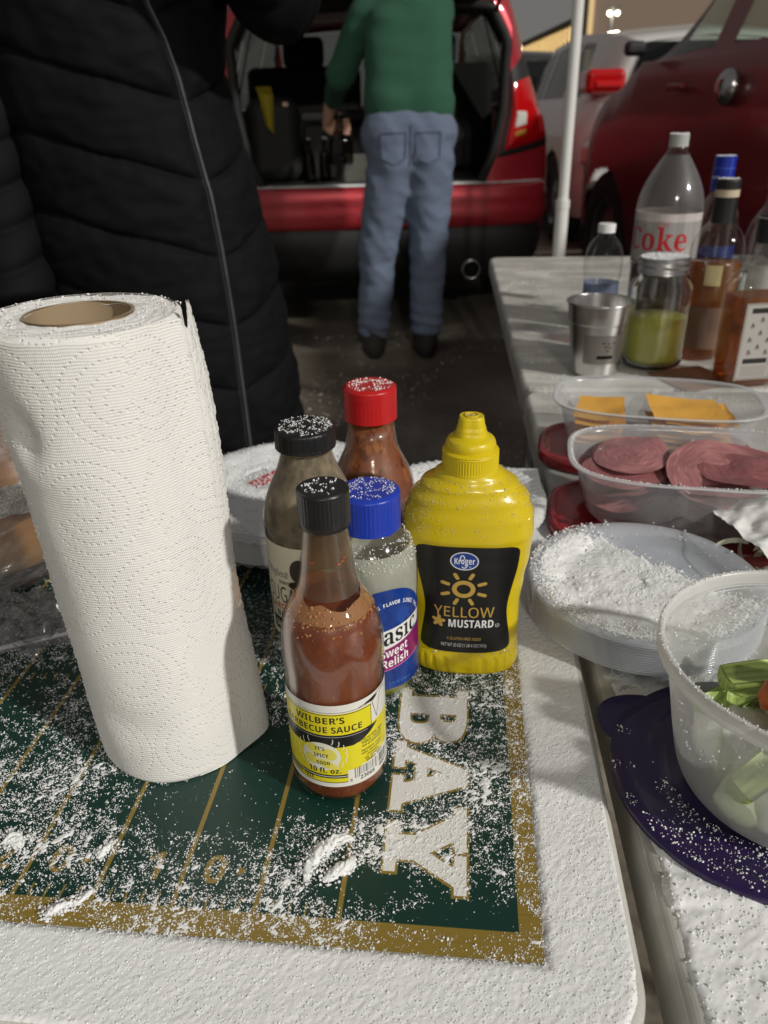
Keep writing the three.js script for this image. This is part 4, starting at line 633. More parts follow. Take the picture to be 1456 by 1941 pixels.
const slice = (w, d, round, bend, k) => grid(30, 22, (u, v) => { const [x, z] = round ? [w * Math.max(0.001, v) * Math.cos(-u * 6.2832), d * Math.max(0.001, v) * Math.sin(-u * 6.2832)] : [(u - 0.5) * 2 * w, (v - 0.5) * 2 * d]; return [x, bend * (x / w) ** 2 + (round ? 0.005 : 0.003) * noise(x * 30 + k, z * 30, k), z]; });
{
  const c = [0.316, 0, -0.838], turn = -0.26;
  dividedTub('divided plastic tub of orange cheese slices', 'red lid under the cheese tub', c, turn, 0.116, 0.073, [-0.010, 0.006]);
  const put = (g, m, x, y, z, rot, label, name, group) => { const o = single(name, g, m, label, name.split('_')[0], [c[0] + x * Math.cos(turn) + z * Math.sin(turn), TABLE + 0.0085 + y, c[2] - x * Math.sin(turn) + z * Math.cos(turn)], 0, group); o.rotation.set(rot[0], turn + rot[1], rot[2], 'YXZ'); return o; };
  for (let k = 0; k < 6; k++) put(slice(0.026, 0.034, false, 0.002, k), cheese, -0.062 + rr(-0.004, 0.004), 0.018 + k * 0.0052, 0.004 + rr(-0.006, 0.006), [0.06, rr(-0.15, 0.15), 0.05], 'orange cheese slice in the small compartment of the tub', 'cheese_slice', 'cheese slices in the small compartment');
  for (let k = 0; k < 7; k++) put(slice(0.040, 0.036, false, 0.003, k + 9), cheese, 0.036 + rr(-0.008, 0.010), 0.016 + k * 0.0050, rr(-0.008, 0.008), [0.05, rr(-0.2, 0.2), -0.04], 'orange cheese slice in the large compartment of the tub', 'cheese_slice', 'cheese slices in the large compartment');
}
{
  const c = [0.3005, 0, -0.668], turn = -0.20;
  dividedTub('divided plastic tub of pink ham slices', 'red lid under the ham tub', c, turn, 0.122, 0.076, [-0.012, 0.008]);
  const put = (g, m, x, y, z, rot, label, group) => { const o = single('ham_slice', g, m, label, 'ham', [c[0] + x * Math.cos(turn) + z * Math.sin(turn), TABLE + 0.0085 + y, c[2] - x * Math.sin(turn) + z * Math.cos(turn)], 0, group); o.rotation.set(rot[0], turn + rot[1], rot[2], 'YXZ'); };
  for (let k = 0; k < 8; k++) put(slice(0.036, 0.046, true, -0.003, k), k % 3 ? ham : hamRim, -0.064 + rr(-0.010, 0.010), 0.020 + k * 0.0050, rr(-0.020, 0.022), [rr(-0.05, 0.28), rr(-1, 1), rr(-0.12, 0.16)], 'folded pink ham slice in the small compartment', 'ham slices in the small compartment');
  for (let k = 0; k < 10; k++) put(slice(0.054, 0.050, true, -0.003, k + 20), k % 3 ? ham : hamRim, 0.034 + rr(-0.018, 0.018), 0.020 + k * 0.0040, rr(-0.014, 0.016), [rr(-0.05, 0.24), rr(-1, 1), rr(-0.14, 0.12)], 'round pink ham slice in the large compartment', 'ham slices in the large compartment');
  const pts = []; for (let k = 0; k < 700; k++) { const a = rr(0, 6.283), [x, z] = superRing(a, 0.119, 0.0735, 3.2); pts.push([c[0] + x * Math.cos(turn) + z * Math.sin(turn), TABLE + 0.0712, c[2] - x * Math.sin(turn) + z * Math.cos(turn), 0.9]); }
  for (let k = 0; k < 260; k++) { const z = rr(-1, 1), x = -0.018 + 0.012 * z * z - 0.012 * z, Z = z * 0.065; pts.push([c[0] + x * Math.cos(turn) + Z * Math.sin(turn), TABLE + 0.0085 + 0.050 - 0.006 * (1 - z * z) + 0.002, c[2] - x * Math.sin(turn) + Z * Math.cos(turn), 0.9]); }
  grains('snow grains along the rim of the ham tub', pts, 0.0003, 0.0008);
}
{ // clamshell with onions at the right edge
  const c = [0.345, TABLE + 0.002, -0.548];
  const t = thing('onion_clamshell', 'clear plastic clamshell of sliced onion under a snowy napkin', 'container', c, 0.15);
  const ring = (rows) => grid(100, rows.length - 1, (u, v) => { const [y, w, d] = rows[Math.round(v * (rows.length - 1))], a = -u * 6.28318, [x, z] = superRing(a, w, d, 5); const k = 1 + 0.006 * Math.cos(a * 22); return [x * k, y, z * k]; }, null, true);
  part(t, 'tray', ring([[0.001, 0.001, 0.001], [0.0005, 0.056, 0.05], [0.003, 0.062, 0.056], [0.030, 0.072, 0.066], [0.034, 0.080, 0.074], [0.036, 0.083, 0.077], [0.032, 0.084, 0.078]]), pane([0.93, 0.94, 0.93], 0.06));
  for (let k = 0; k < 16; k++) { const o = single('onion_slice', grid(26, 6, (u, v) => { const a = u * 3.4, r = rr(0.999, 1.001) * (0.018 + 0.010 * (k % 4) / 4); return [r * Math.cos(a), (v - 0.5) * 0.006, r * Math.sin(a)]; }), phys([0.72, 0.72, 0.56], 0.35, { transmission: 0.35, thickness: 0 }), 'curved pale onion slice in the clear clamshell', 'onion', [c[0] + rr(-0.052, 0.03), c[1] + 0.012 + k * 0.0014, c[2] + rr(-0.04, 0.035)], 0, 'onion slices in the clamshell'); o.rotation.set(rr(-0.9, 0.9), rr(0, 6), rr(-0.6, 0.6)); }
  single('paper_napkin', grid(50, 50, (u, v) => { const x = lerp(-0.045, 0.075, u), z = lerp(-0.062, 0.052, v) - 0.012 * Math.sin(u * 3); return [x, 0.044 + 0.010 * fbm(u * 4, v * 4, 3, 4) + 0.014 * sstep(0.1, 0.4, u) - 0.012 * sstep(0.7, 1, v) + 0.0006 * (rnd() - 0.5), z]; }), std([0.84, 0.84, 0.83], 0.9), 'crumpled white paper napkin laid on the onion clamshell', 'napkin', c, 0.15);
}

// ---------------------------------------------------------------- drinks on the long table
const pet = pane([0.95, 0.96, 0.96], 0.05), thickGlass = phys([0.98, 0.99, 0.98], 0.0, { transmission: 1, thickness: 0.01, ior: 1.48 });
const liquid = (c, d, ior = 1.34) => phys([1, 1, 1], 0.0, { transmission: 1, thickness: 0.05, ior, attenuationColor: rgb(...c), attenuationDistance: d });
{
  const c = [0.331, TABLE + 0.0015, -1.158];
  const t = thing('steel_cup', 'tapered steel tumbler with beaded rim and small dark mark', 'cup', c, 0.0);
  const steel = std([0.62, 0.61, 0.60], 0.26, { metalness: 1 });
  part(t, 'cup_wall', lathe([[0, 0.0025], [0.034, 0.001], [0.0365, 0.004], [0.0385, 0.028], [0.0412, 0.055], [0.0436, 0.078], [0.0440, 0.0795], [0.0452, 0.0805], [0.0462, 0.095], [0.0478, 0.108]], 64, false), steel);
  part(t, 'inner_wall', lathe([[0, 0.006], [0.033, 0.006], [0.0375, 0.03], [0.0425, 0.078], [0.0468, 0.108]], 64, false), steel);
  part(t, 'rim', new THREE.TorusGeometry(0.0485, 0.0017, 10, 64).rotateX(Math.PI / 2).translate(0, 0.1085, 0), steel);
  const tex = canvasTexture(256, 256, (g, w, h) => { g.fillStyle = '#9b9792'; g.fillRect(0, 0, w, h); g.fillStyle = '#4a2a26'; for (const [x, y] of [[110, 60], [140, 66], [170, 58], [126, 92], [150, 100], [138, 128]]) g.fillRect(x, y, 16, 12); g.fillStyle = '#16120f'; g.fillRect(84, 178, 100, 30); });
  part(t, 'printed_band', wrapLabel((y) => lerp(0.0385, 0.0412, (y - 0.028) / 0.027) + 0.0003, -0.75, 0.85, 0.022, 0.066, null, 24, 6), std([0.8, 0.8, 0.8], 0.35, { map: tex, metalness: 0.75 }));
}
{
  const c = [0.428, TABLE + 0.0015, -1.186];
  const t = thing('mason_jar', 'glass mason jar half full of cloudy yellow green drink', 'jar', c);
  const out = [[0, 0.004], [0.033, 0.0015], [0.043, 0.006], [0.0465, 0.016], [0.0468, 0.05], [0.0468, 0.112], [0.0455, 0.124], [0.040, 0.134], [0.0355, 0.140], [0.0345, 0.146], [0.0345, 0.160]];
  part(t, 'glass', lathe([...out, [0.0325, 0.160], [0.0322, 0.146], [0.0335, 0.1395], [0.0375, 0.132], [0.0428, 0.122], [0.0440, 0.110], [0.0440, 0.05], [0.0438, 0.018], [0.040, 0.009], [0.031, 0.006], [0, 0.0075]], 72), thickGlass);
  part(t, 'drink', lathe([[0, 0.0085], [0.030, 0.0072], [0.0395, 0.0105], [0.0433, 0.0185], [0.0436, 0.05], [0.0436, 0.078], [0, 0.078]], 56, false), phys([0.66, 0.66, 0.13], 0.3, { transmission: 0.35, thickness: 0 }));
  const zinc = std([0.55, 0.55, 0.56], 0.34, { metalness: 0.95 });
  part(t, 'screw_band', grid(72, 30, (u, v) => { const a = u * 6.2832, y = lerp(0.143, 0.164, v), r = 0.0372 + 0.0009 * Math.sin(v * 14 + a) * sstep(0.05, 0.2, v) * (1 - sstep(0.75, 0.9, v)) + 0.0008 * (1 - sstep(0, 0.1, v)); return [r * Math.sin(a), y, r * Math.cos(a)]; }, null, true), zinc);
  part(t, 'flat_lid', lathe([[0.0372, 0.164], [0.0362, 0.1652], [0.0315, 0.1652], [0.031, 0.1642], [0, 0.1645]], 64, false), zinc);
  grains('snow grains on the mason jar lid', discPoints(c[0], c[1] + 0.1652, c[2], 0.034, 900), 0.0004, 0.0011);
}
{
  const c = [0.389, TABLE + 0.0015, -1.372];
  const t = thing('water_bottle', 'small clear water bottle with white cap and bulbous top', 'bottle', c);
  const prof = [[0, 0.006], [0.020, 0.001], [0.028, 0.004], [0.0305, 0.012], [0.0295, 0.020], [0.0308, 0.028], [0.0292, 0.036], [0.0308, 0.044], [0.0292, 0.052], [0.0308, 0.060], [0.0285, 0.068], [0.0292, 0.078], [0.0285, 0.088], [0.0300, 0.096], [0.0320, 0.110], [0.0325, 0.128], [0.0300, 0.146], [0.0235, 0.160], [0.0155, 0.169], [0.0128, 0.173], [0.0128, 0.178]];
  part(t, 'plastic_body', lathe(prof, 56), pet);
  part(t, 'water', lathe([...prof.map(([r, y]) => [Math.max(0, r - 0.0008), y + 0.0008]).filter(([, y]) => y < 0.083), [0.0272, 0.085], [0, 0.085]], 48, false), liquid([0.85, 0.92, 0.95], 0.2, 1.33));
  part(t, 'cap', lid(0.0148, 0.176, 0.190, 30, 0.0005, 0.0014), phys([0.80, 0.80, 0.80], 0.4));
  part(t, 'label', wrapLabel(0.0301, -3.1, 3.1, 0.070, 0.094, null, 48, 2), phys([0.30, 0.36, 0.55], 0.3, { transmission: 0.55, thickness: 0 }));
}
{
  const c = [0.503, TABLE + 0.0015, -1.405];
  const t = thing('soda_bottle', 'two litre clear soda bottle with silver label and red lettering', 'bottle', c);
  const prof = [[0, 0.008], [0.030, 0.002], [0.046, 0.006], [0.0535, 0.020], [0.0545, 0.05], [0.0545, 0.110], [0.0555, 0.118], [0.0545, 0.124], [0.0545, 0.200], [0.0555, 0.206], [0.0545, 0.216], [0.050, 0.236], [0.0415, 0.256], [0.030, 0.276], [0.0205, 0.291], [0.0150, 0.300], [0.0135, 0.304], [0.0135, 0.312]];
  part(t, 'plastic_body', lathe(prof, 64), pane([0.95, 0.95, 0.95], 0.10));
  part(t, 'soda', lathe([...prof.map(([r, y]) => [Math.max(0, r - 0.0012), y + 0.001]).filter(([, y]) => y < 0.112), [0.0535, 0.116], [0, 0.116]], 48, false), phys([0.012, 0.006, 0.004], 0.15));
  part(t, 'mist_film', lathe(prof.map(([r, y]) => [Math.max(0, r - 0.001), y]).filter(([, y]) => y > 0.204 && y < 0.299), 48), milky([0.62, 0.61, 0.60], 0.5, 0.955));
  part(t, 'cap', lid(0.0158, 0.3035, 0.3225, 36, 0.0006, 0.0015), phys([0.42, 0.42, 0.42], 0.35));
  part(t, 'neck_ring', new THREE.TorusGeometry(0.0150, 0.0012, 8, 40).rotateX(Math.PI / 2).translate(0, 0.3015, 0), pet);
  const tex = canvasTexture(2048, 512, (g, w, h) => { g.fillStyle = '#a9a6a4'; g.fillRect(0, 0, w, h); g.fillStyle = '#d9cfcd'; g.fillRect(0, 0, w, h * 0.16); for (let k = 0; k < 500; k++) { g.fillStyle = `rgba(255,255,255,${0.05 * rnd()})`; g.fillRect(rnd() * w, 0, 3 + rnd() * 20, h); }
    for (const x of [0.395, 0.895]) { g.save(); g.translate(w * x, h * 0.72); g.scale(0.86, 1); g.textAlign = 'center'; g.font = 'bold 310px serif'; g.fillStyle = '#cf1f2c'; g.fillText('Coke', 0, 0); g.font = 'italic 84px serif'; g.fillStyle = '#c86a68'; g.fillText('diet', 70, -235); g.restore(); } g.fillStyle = '#8d8a88'; g.fillRect(0, h * 0.93, w, h * 0.07); });
  part(t, 'label', wrapLabel(0.0550, -Math.PI + 0.001, Math.PI - 0.001, 0.1225, 0.2045, null, 72, 2), phys([0.85, 0.85, 0.85], 0.3, { map: tex, clearcoat: 0.5 }));
  grains('snow grains on the silver soda cap', discPoints(c[0], c[1] + 0.3226, c[2], 0.0145, 200), 0.0004, 0.0011);
}
{
  const c = [0.622, TABLE + 0.0015, -1.492];
  const t = thing('vodka_bottle', 'clear spirit bottle with tall royal blue cap and blue label', 'bottle', c, -0.2);
  const prof = [[0, 0.005], [0.030, 0.001], [0.0385, 0.005], [0.0395, 0.02], [0.0395, 0.165], [0.0385, 0.180], [0.033, 0.197], [0.0245, 0.210], [0.0175, 0.221], [0.0150, 0.232], [0.0150, 0.275]];
  part(t, 'glass', lathe(prof, 64), clearGlass);
  part(t, 'spirit', lathe([...prof.map(([r, y]) => [Math.max(0, r - 0.002), y + 0.003]).filter(([, y]) => y < 0.12), [0.0375, 0.12], [0, 0.12]], 48, false), liquid([0.96, 0.97, 0.97], 0.4, 1.35));
  const tex = canvasTexture(512, 512, (g, w, h) => { g.fillStyle = '#0b2c9c'; g.fillRect(0, 0, w, h); g.strokeStyle = '#d5dcf2'; g.lineWidth = 9; for (let q = 0; q < 2; q++) { g.beginPath(); for (let x = 0; x < 130; x += 4) { const X = 90 + q * 256 + x, Y = 330 - 0.25 * x + 30 * Math.sin(x * 0.16) * (1 - x / 220); x ? g.lineTo(X, Y) : g.moveTo(X, Y); } g.stroke(); } g.fillStyle = '#5b78cf'; g.fillRect(0, 170, w, 10); });
  part(t, 'cap', wrapLabel(0.0187, -Math.PI, Math.PI, 0.226, 0.283, null, 56, 2), phys([0.9, 0.9, 0.95], 0.3, { map: tex, clearcoat: 0.4 }));
  part(t, 'cap_top', new THREE.CircleGeometry(0.0187, 40).rotateX(-Math.PI / 2).translate(0, 0.283, 0), phys([0.03, 0.05, 0.35], 0.35));
  part(t, 'label', wrapLabel(0.0398, -1.5, 1.5, 0.02, 0.135, null, 40, 2), phys([0.012, 0.03, 0.16], 0.4));
  part(t, 'label_stripe', wrapLabel(0.0401, -1.2, 1.2, 0.098, 0.104, null, 40, 1), phys([0.35, 0.33, 0.3], 0.4));
  grains('snow grains on the blue spirit cap', discPoints(c[0], c[1] + 0.2832, c[2], 0.017, 240), 0.0004, 0.001);
}
{
  const c = [0.524, TABLE + 0.0015, -1.232];
  const t = thing('whiskey_bottle', 'amber whiskey bottle with black neck and cream band', 'bottle', c, 0.25);
  const prof = [[0, 0.006], [0.032, 0.001], [0.0390, 0.005], [0.0400, 0.02], [0.0400, 0.150], [0.0395, 0.166], [0.0350, 0.184], [0.0265, 0.197], [0.0185, 0.206], [0.0162, 0.214], [0.0158, 0.25]];
  part(t, 'glass', lathe(prof, 64), clearGlass);
  part(t, 'whiskey', lathe([...prof.map(([r, y]) => [Math.max(0, r - 0.0022), y + 0.003]).filter(([, y]) => y < 0.145), [0.0376, 0.148], [0, 0.148]], 56, false), milky([0.60, 0.26, 0.07], 0.25, 0.82));
  part(t, 'neck_sleeve', lathe([[0.0182, 0.205], [0.0176, 0.214], [0.0172, 0.2415]], 48, false), black);
  part(t, 'neck_band', lathe([[0.0174, 0.2415], [0.0175, 0.2520]], 48, false), phys([0.55, 0.46, 0.33], 0.5));
  part(t, 'stopper', lid(0.0180, 0.2520, 0.2660, 36, 0.0004, 0.003), black);
  part(t, 'label', wrapLabel(0.0403, -1.3, -0.15, 0.02, 0.085, null, 40, 2), phys([0.24, 0.15, 0.11], 0.55));
  part(t, 'seal', wrapLabel(0.0404, -0.95, -0.35, 0.118, 0.148, null, 20, 2), phys([0.5, 0.43, 0.22], 0.5));
  grains('snow grains on the black whiskey stopper', discPoints(c[0], c[1] + 0.2661, c[2], 0.015, 150), 0.0004, 0.001);
}
{
  const c = [0.533, TABLE + 0.0015, -1.088];
  const t = thing('bourbon_decanter', 'square shouldered bourbon bottle with black stopper and white recipe label', 'bottle', c, 0.12);
  const rows = [[0, 0.040, 0.026, 4.5], [0.004, 0.0435, 0.0295, 4.8], [0.03, 0.044, 0.030, 5], [0.11, 0.044, 0.030, 5], [0.140, 0.0435, 0.0295, 4.5], [0.152, 0.040, 0.027, 3.6], [0.160, 0.030, 0.023, 2.8], [0.166, 0.0185, 0.018, 2.1], [0.172, 0.0160, 0.016, 2.0], [0.196, 0.0160, 0.016, 2.0]];
  const b = oval(rows, 96, 70);
  part(t, 'glass', merge(b.geometry, capDisc(0.040, 0.026, 4.5, 0.0003)), clearGlass);
  const lr = rows.map(([y, w, d, n]) => [y + 0.004, w - 0.003, d - 0.003, n]).filter(([y]) => y < 0.13), li = oval([...lr, [0.128, 0.0405, 0.0268, 5]], 80, 30).geometry;
  part(t, 'bourbon', merge(li, capDisc(0.0405, 0.0268, 5, 0.128), capDisc(0.037, 0.023, 4.5, 0.004).scale(1, 1, 1)), milky([0.55, 0.23, 0.06], 0.25, 0.84));
  for (let k = 0; k < 20; k++) { const a = k / 20 * 6.2832; part(t, 'neck_flute', new THREE.CylinderGeometry(0.0018, 0.0018, 0.022, 8).translate(0.0166 * Math.sin(a), 0.184, 0.0166 * Math.cos(a)), clearGlass); }
  part(t, 'stopper', merge(lid(0.0200, 0.197, 0.232, 40, 0.0003, 0.003), lathe([[0.014, 0.197], [0.02, 0.1972]], 40, false)), black);
  part(t, 'stopper_beads', new THREE.TorusGeometry(0.0200, 0.0012, 8, 48).rotateX(Math.PI / 2).translate(0, 0.2285, 0), std([0.6, 0.6, 0.6], 0.3, { metalness: 1 }));
  const tex = canvasTexture(256, 512, (g, w, h) => { g.fillStyle = '#b9b4af'; g.fillRect(0, 0, w, h); g.strokeStyle = '#77716b'; g.lineWidth = 6; g.strokeRect(8, 8, w - 16, h - 16); g.fillStyle = '#1c1a19'; g.fillRect(44, 32, 168, 34); g.fillRect(40, 366, 172, 34); g.fillRect(228, 370, 22, 46); for (const [x, y] of [[128, 104], [66, 140], [190, 150], [128, 190], [62, 234], [188, 240], [126, 284], [70, 318], [190, 322]]) { g.fillStyle = '#57524e'; g.beginPath(); g.moveTo(x, y - 18); g.lineTo(x + 16, y + 12); g.lineTo(x - 16, y + 12); g.fill(); g.fillRect(x - 16, y + 16, 32, 5); } for (let k = 0; k < 5; k++) { g.fillStyle = '#8d8883'; g.fillRect(34, 420 + k * 15, 186, 6); } });
  part(t, 'label', new THREE.PlaneGeometry(0.054, 0.108).translate(-0.008, 0.068, 0.0306), phys([0.85, 0.85, 0.85], 0.5, { map: tex }));
}
{
  const c = [0.668, TABLE + 0.0015, -1.372];
  const t = thing('gin_bottle', 'tall clear bottle with dark grey cap standing behind the whiskey', 'bottle', c, 0.1);
  const prof = [[0, 0.005], [0.030, 0.001], [0.0375, 0.005], [0.0385, 0.02], [0.0385, 0.155], [0.036, 0.175], [0.027, 0.195], [0.018, 0.210], [0.0150, 0.225], [0.0150, 0.262]];
  part(t, 'glass', lathe(prof, 56), clearGlass);
  part(t, 'spirit', lathe([...prof.map(([r, y]) => [Math.max(0, r - 0.002), y + 0.003]).filter(([, y]) => y < 0.10), [0.0365, 0.10], [0, 0.10]], 40, false), liquid([0.95, 0.96, 0.95], 0.4, 1.35));
  part(t, 'cap', lid(0.0178, 0.238, 0.272, 36, 0.0004, 0.002), phys([0.05, 0.05, 0.052], 0.35));
  part(t, 'label', wrapLabel(0.0388, -1.2, 1.2, 0.03, 0.12, null, 36, 2), phys([0.45, 0.44, 0.42], 0.5));
}
// a brown paper coaster under the bottles
single('cardboard_coaster', slab(roundRect(0.048, 0.048, 0.006), 0, 0.002, 0.0005), std([0.20, 0.10, 0.05], 0.8), 'brown cardboard coaster beside the mason jar', 'coaster', [0.468, TABLE + 0.0008, -1.112], 0.3);

// ---------------------------------------------------------------- upright pole behind the long table
{
  const t = thing('canopy_pole', 'white enamelled metal pole standing behind the long table', 'pole', [0.589, 0, -2.6]);
  const enamel = phys([0.78, 0.78, 0.76], 0.3, { clearcoat: 0.5 });
  part(t, 'upper_tube', new THREE.CylinderGeometry(0.0165, 0.0165, 1.9, 28).translate(0, 1.70, 0), enamel);
  part(t, 'lower_tube', new THREE.CylinderGeometry(0.021, 0.021, 0.80, 28).translate(0, 0.41, 0), enamel);
  part(t, 'collar', new THREE.CylinderGeometry(0.0225, 0.0225, 0.025, 28).translate(0, 0.81, 0), enamel);
  part(t, 'foot_plate', box(0.11, 0.006, 0.11, 0, 0.005, 0, 0.002), steelGrey);
}

// ---------------------------------------------------------------- people
// a smooth body from tapered bones: [x,y,z,r, x,y,z,r] joined with a soft minimum
function flesh(bones, cell, soft = 0.02, wrinkle = null) {
  let lo = [1e9, 1e9, 1e9], hi = [-1e9, -1e9, -1e9];
  for (const b of bones) for (const o of [0, 4]) for (let k = 0; k < 3; k++) { lo[k] = Math.min(lo[k], b[o + k] - b[o + 3] - 3 * cell); hi[k] = Math.max(hi[k], b[o + k] + b[o + 3] + 3 * cell); }
  const size = Math.max(hi[0] - lo[0], hi[1] - lo[1], hi[2] - lo[2]), res = Math.ceil(size / cell) + 2, half = res / 2;
  const mc = new MarchingCubes(res, new THREE.MeshBasicMaterial(), false, false, 400000), F = mc.field;
  mc.isolation = 0; F.fill(-1);
  const cx = (lo[0] + hi[0]) / 2, cy = (lo[1] + hi[1]) / 2, cz = (lo[2] + hi[2]) / 2, S = size / 2;
  const nx = [0, 1, 2].map((k) => [(lo[k] - [cx, cy, cz][k]) / S * half + half, (hi[k] - [cx, cy, cz][k]) / S * half + half]);
  for (let z = Math.max(0, nx[2][0] | 0); z < Math.min(res, nx[2][1]); z++) for (let y = Math.max(0, nx[1][0] | 0); y < Math.min(res, nx[1][1]); y++) for (let x = Math.max(0, nx[0][0] | 0); x < Math.min(res, nx[0][1]); x++) {
    const X = (x - half) / half * S + cx, Y = (y - half) / half * S + cy, Z = (z - half) / half * S + cz;
    let d = 1e9;
    for (const [ax, ay, az, ar, bx, by, bz, br] of bones) {
      const ux = bx - ax, uy = by - ay, uz = bz - az, l = ux * ux + uy * uy + uz * uz || 1e-9, t = clamp(((X - ax) * ux + (Y - ay) * uy + (Z - az) * uz) / l);
      const q = Math.hypot(X - ax - ux * t, Y - ay - uy * t, Z - az - uz * t) - (ar + (br - ar) * t), h = clamp(0.5 + 0.5 * (d - q) / soft);
      d = d > 1e8 ? q : d * (1 - h) + q * h - soft * h * (1 - h);
    }
    if (wrinkle && d < 0.06 && d > -0.06) d += wrinkle(X, Y, Z);
    F[z * res * res + y * res + x] = clamp(-d * 8, -1, 1);
  }
  mc.update();
  let g = new THREE.BufferGeometry(); g.setAttribute('position', new THREE.BufferAttribute(mc.positionArray.slice(0, mc.count * 3), 3));
  g.scale(S, S, S).translate(cx, cy, cz); g = mergeVertices(g, 1e-5); g.computeVertexNormals(); return g;
}
const skin = phys([0.52, 0.30, 0.21], 0.5);
// an open hand's bones closed round something: palm at p, fingers along f, palm facing n, across c
function handBones(p, f, n, s, curl) {
  const F = new THREE.Vector3(...f).normalize(), N = new THREE.Vector3(...n).normalize(), C = new THREE.Vector3().crossVectors(F, N), P = new THREE.Vector3(...p), out = [];
  const w = (a, b, c) => P.clone().addScaledVector(F, a).addScaledVector(C, b * s).addScaledVector(N, c).toArray();
  for (const b of [-0.027, -0.009, 0.009, 0.027]) out.push([...w(-0.04, b * 0.7, 0), 0.014, ...w(0.04, b, 0), 0.0115]);
  [[-0.029, 0.036, 0.9], [-0.010, 0.042, 1], [0.010, 0.045, 1.05], [0.029, 0.040, 1]].forEach(([b, l]) => { const k1 = w(0.045, b, 0.002), k2 = w(0.045 + l * 0.75, b * 1.05, 0.014 + l * curl * 0.6), k3 = w(0.045 + l * 0.75, b, 0.036 + l * curl), k4 = w(0.045 + l * 0.2, b * 0.95, 0.052 + l * curl); out.push([...k1, 0.0095, ...k2, 0.0088], [...k2, 0.0088, ...k3, 0.0078], [...k3, 0.0078, ...k4, 0.007]); });
  const t1 = w(-0.025, 0.030, 0.006), t2 = w(0.008, 0.048, 0.024), t3 = w(0.030, 0.042, 0.046); out.push([...t1, 0.014, ...t2, 0.0105], [...t2, 0.0105, ...t3, 0.0085]);
  return out;
}
function headGeometry(x, y, z, turn, nod = 0) { // y is the chin; face towards local +z
  const b = [[0, 0.135, -0.012, 0.086, 0, 0.150, 0.010, 0.082], [0, 0.060, 0.030, 0.058, 0, 0.100, 0.030, 0.066], [0, 0.020, 0.058, 0.026, 0, 0.050, 0.045, 0.045], [0, 0.118, 0.098, 0.010, 0, 0.078, 0.116, 0.014], [-0.014, 0.076, 0.105, 0.008, 0.014, 0.076, 0.105, 0.008], [-0.022, 0.046, 0.090, 0.007, 0.022, 0.046, 0.090, 0.007], [-0.078, 0.085, -0.005, 0.010, -0.083, 0.120, -0.014, 0.013], [0.078, 0.085, -0.005, 0.010, 0.083, 0.120, -0.014, 0.013], [-0.033, 0.126, 0.088, 0.009, -0.016, 0.127, 0.092, 0.008], [0.016, 0.127, 0.092, 0.008, 0.033, 0.126, 0.088, 0.009], [0, -0.07, -0.02, 0.055, 0, 0.06, -0.01, 0.052]];
  return flesh(b, 0.005, 0.014).rotateX(nod).rotateY(turn).translate(x, y, z);
}

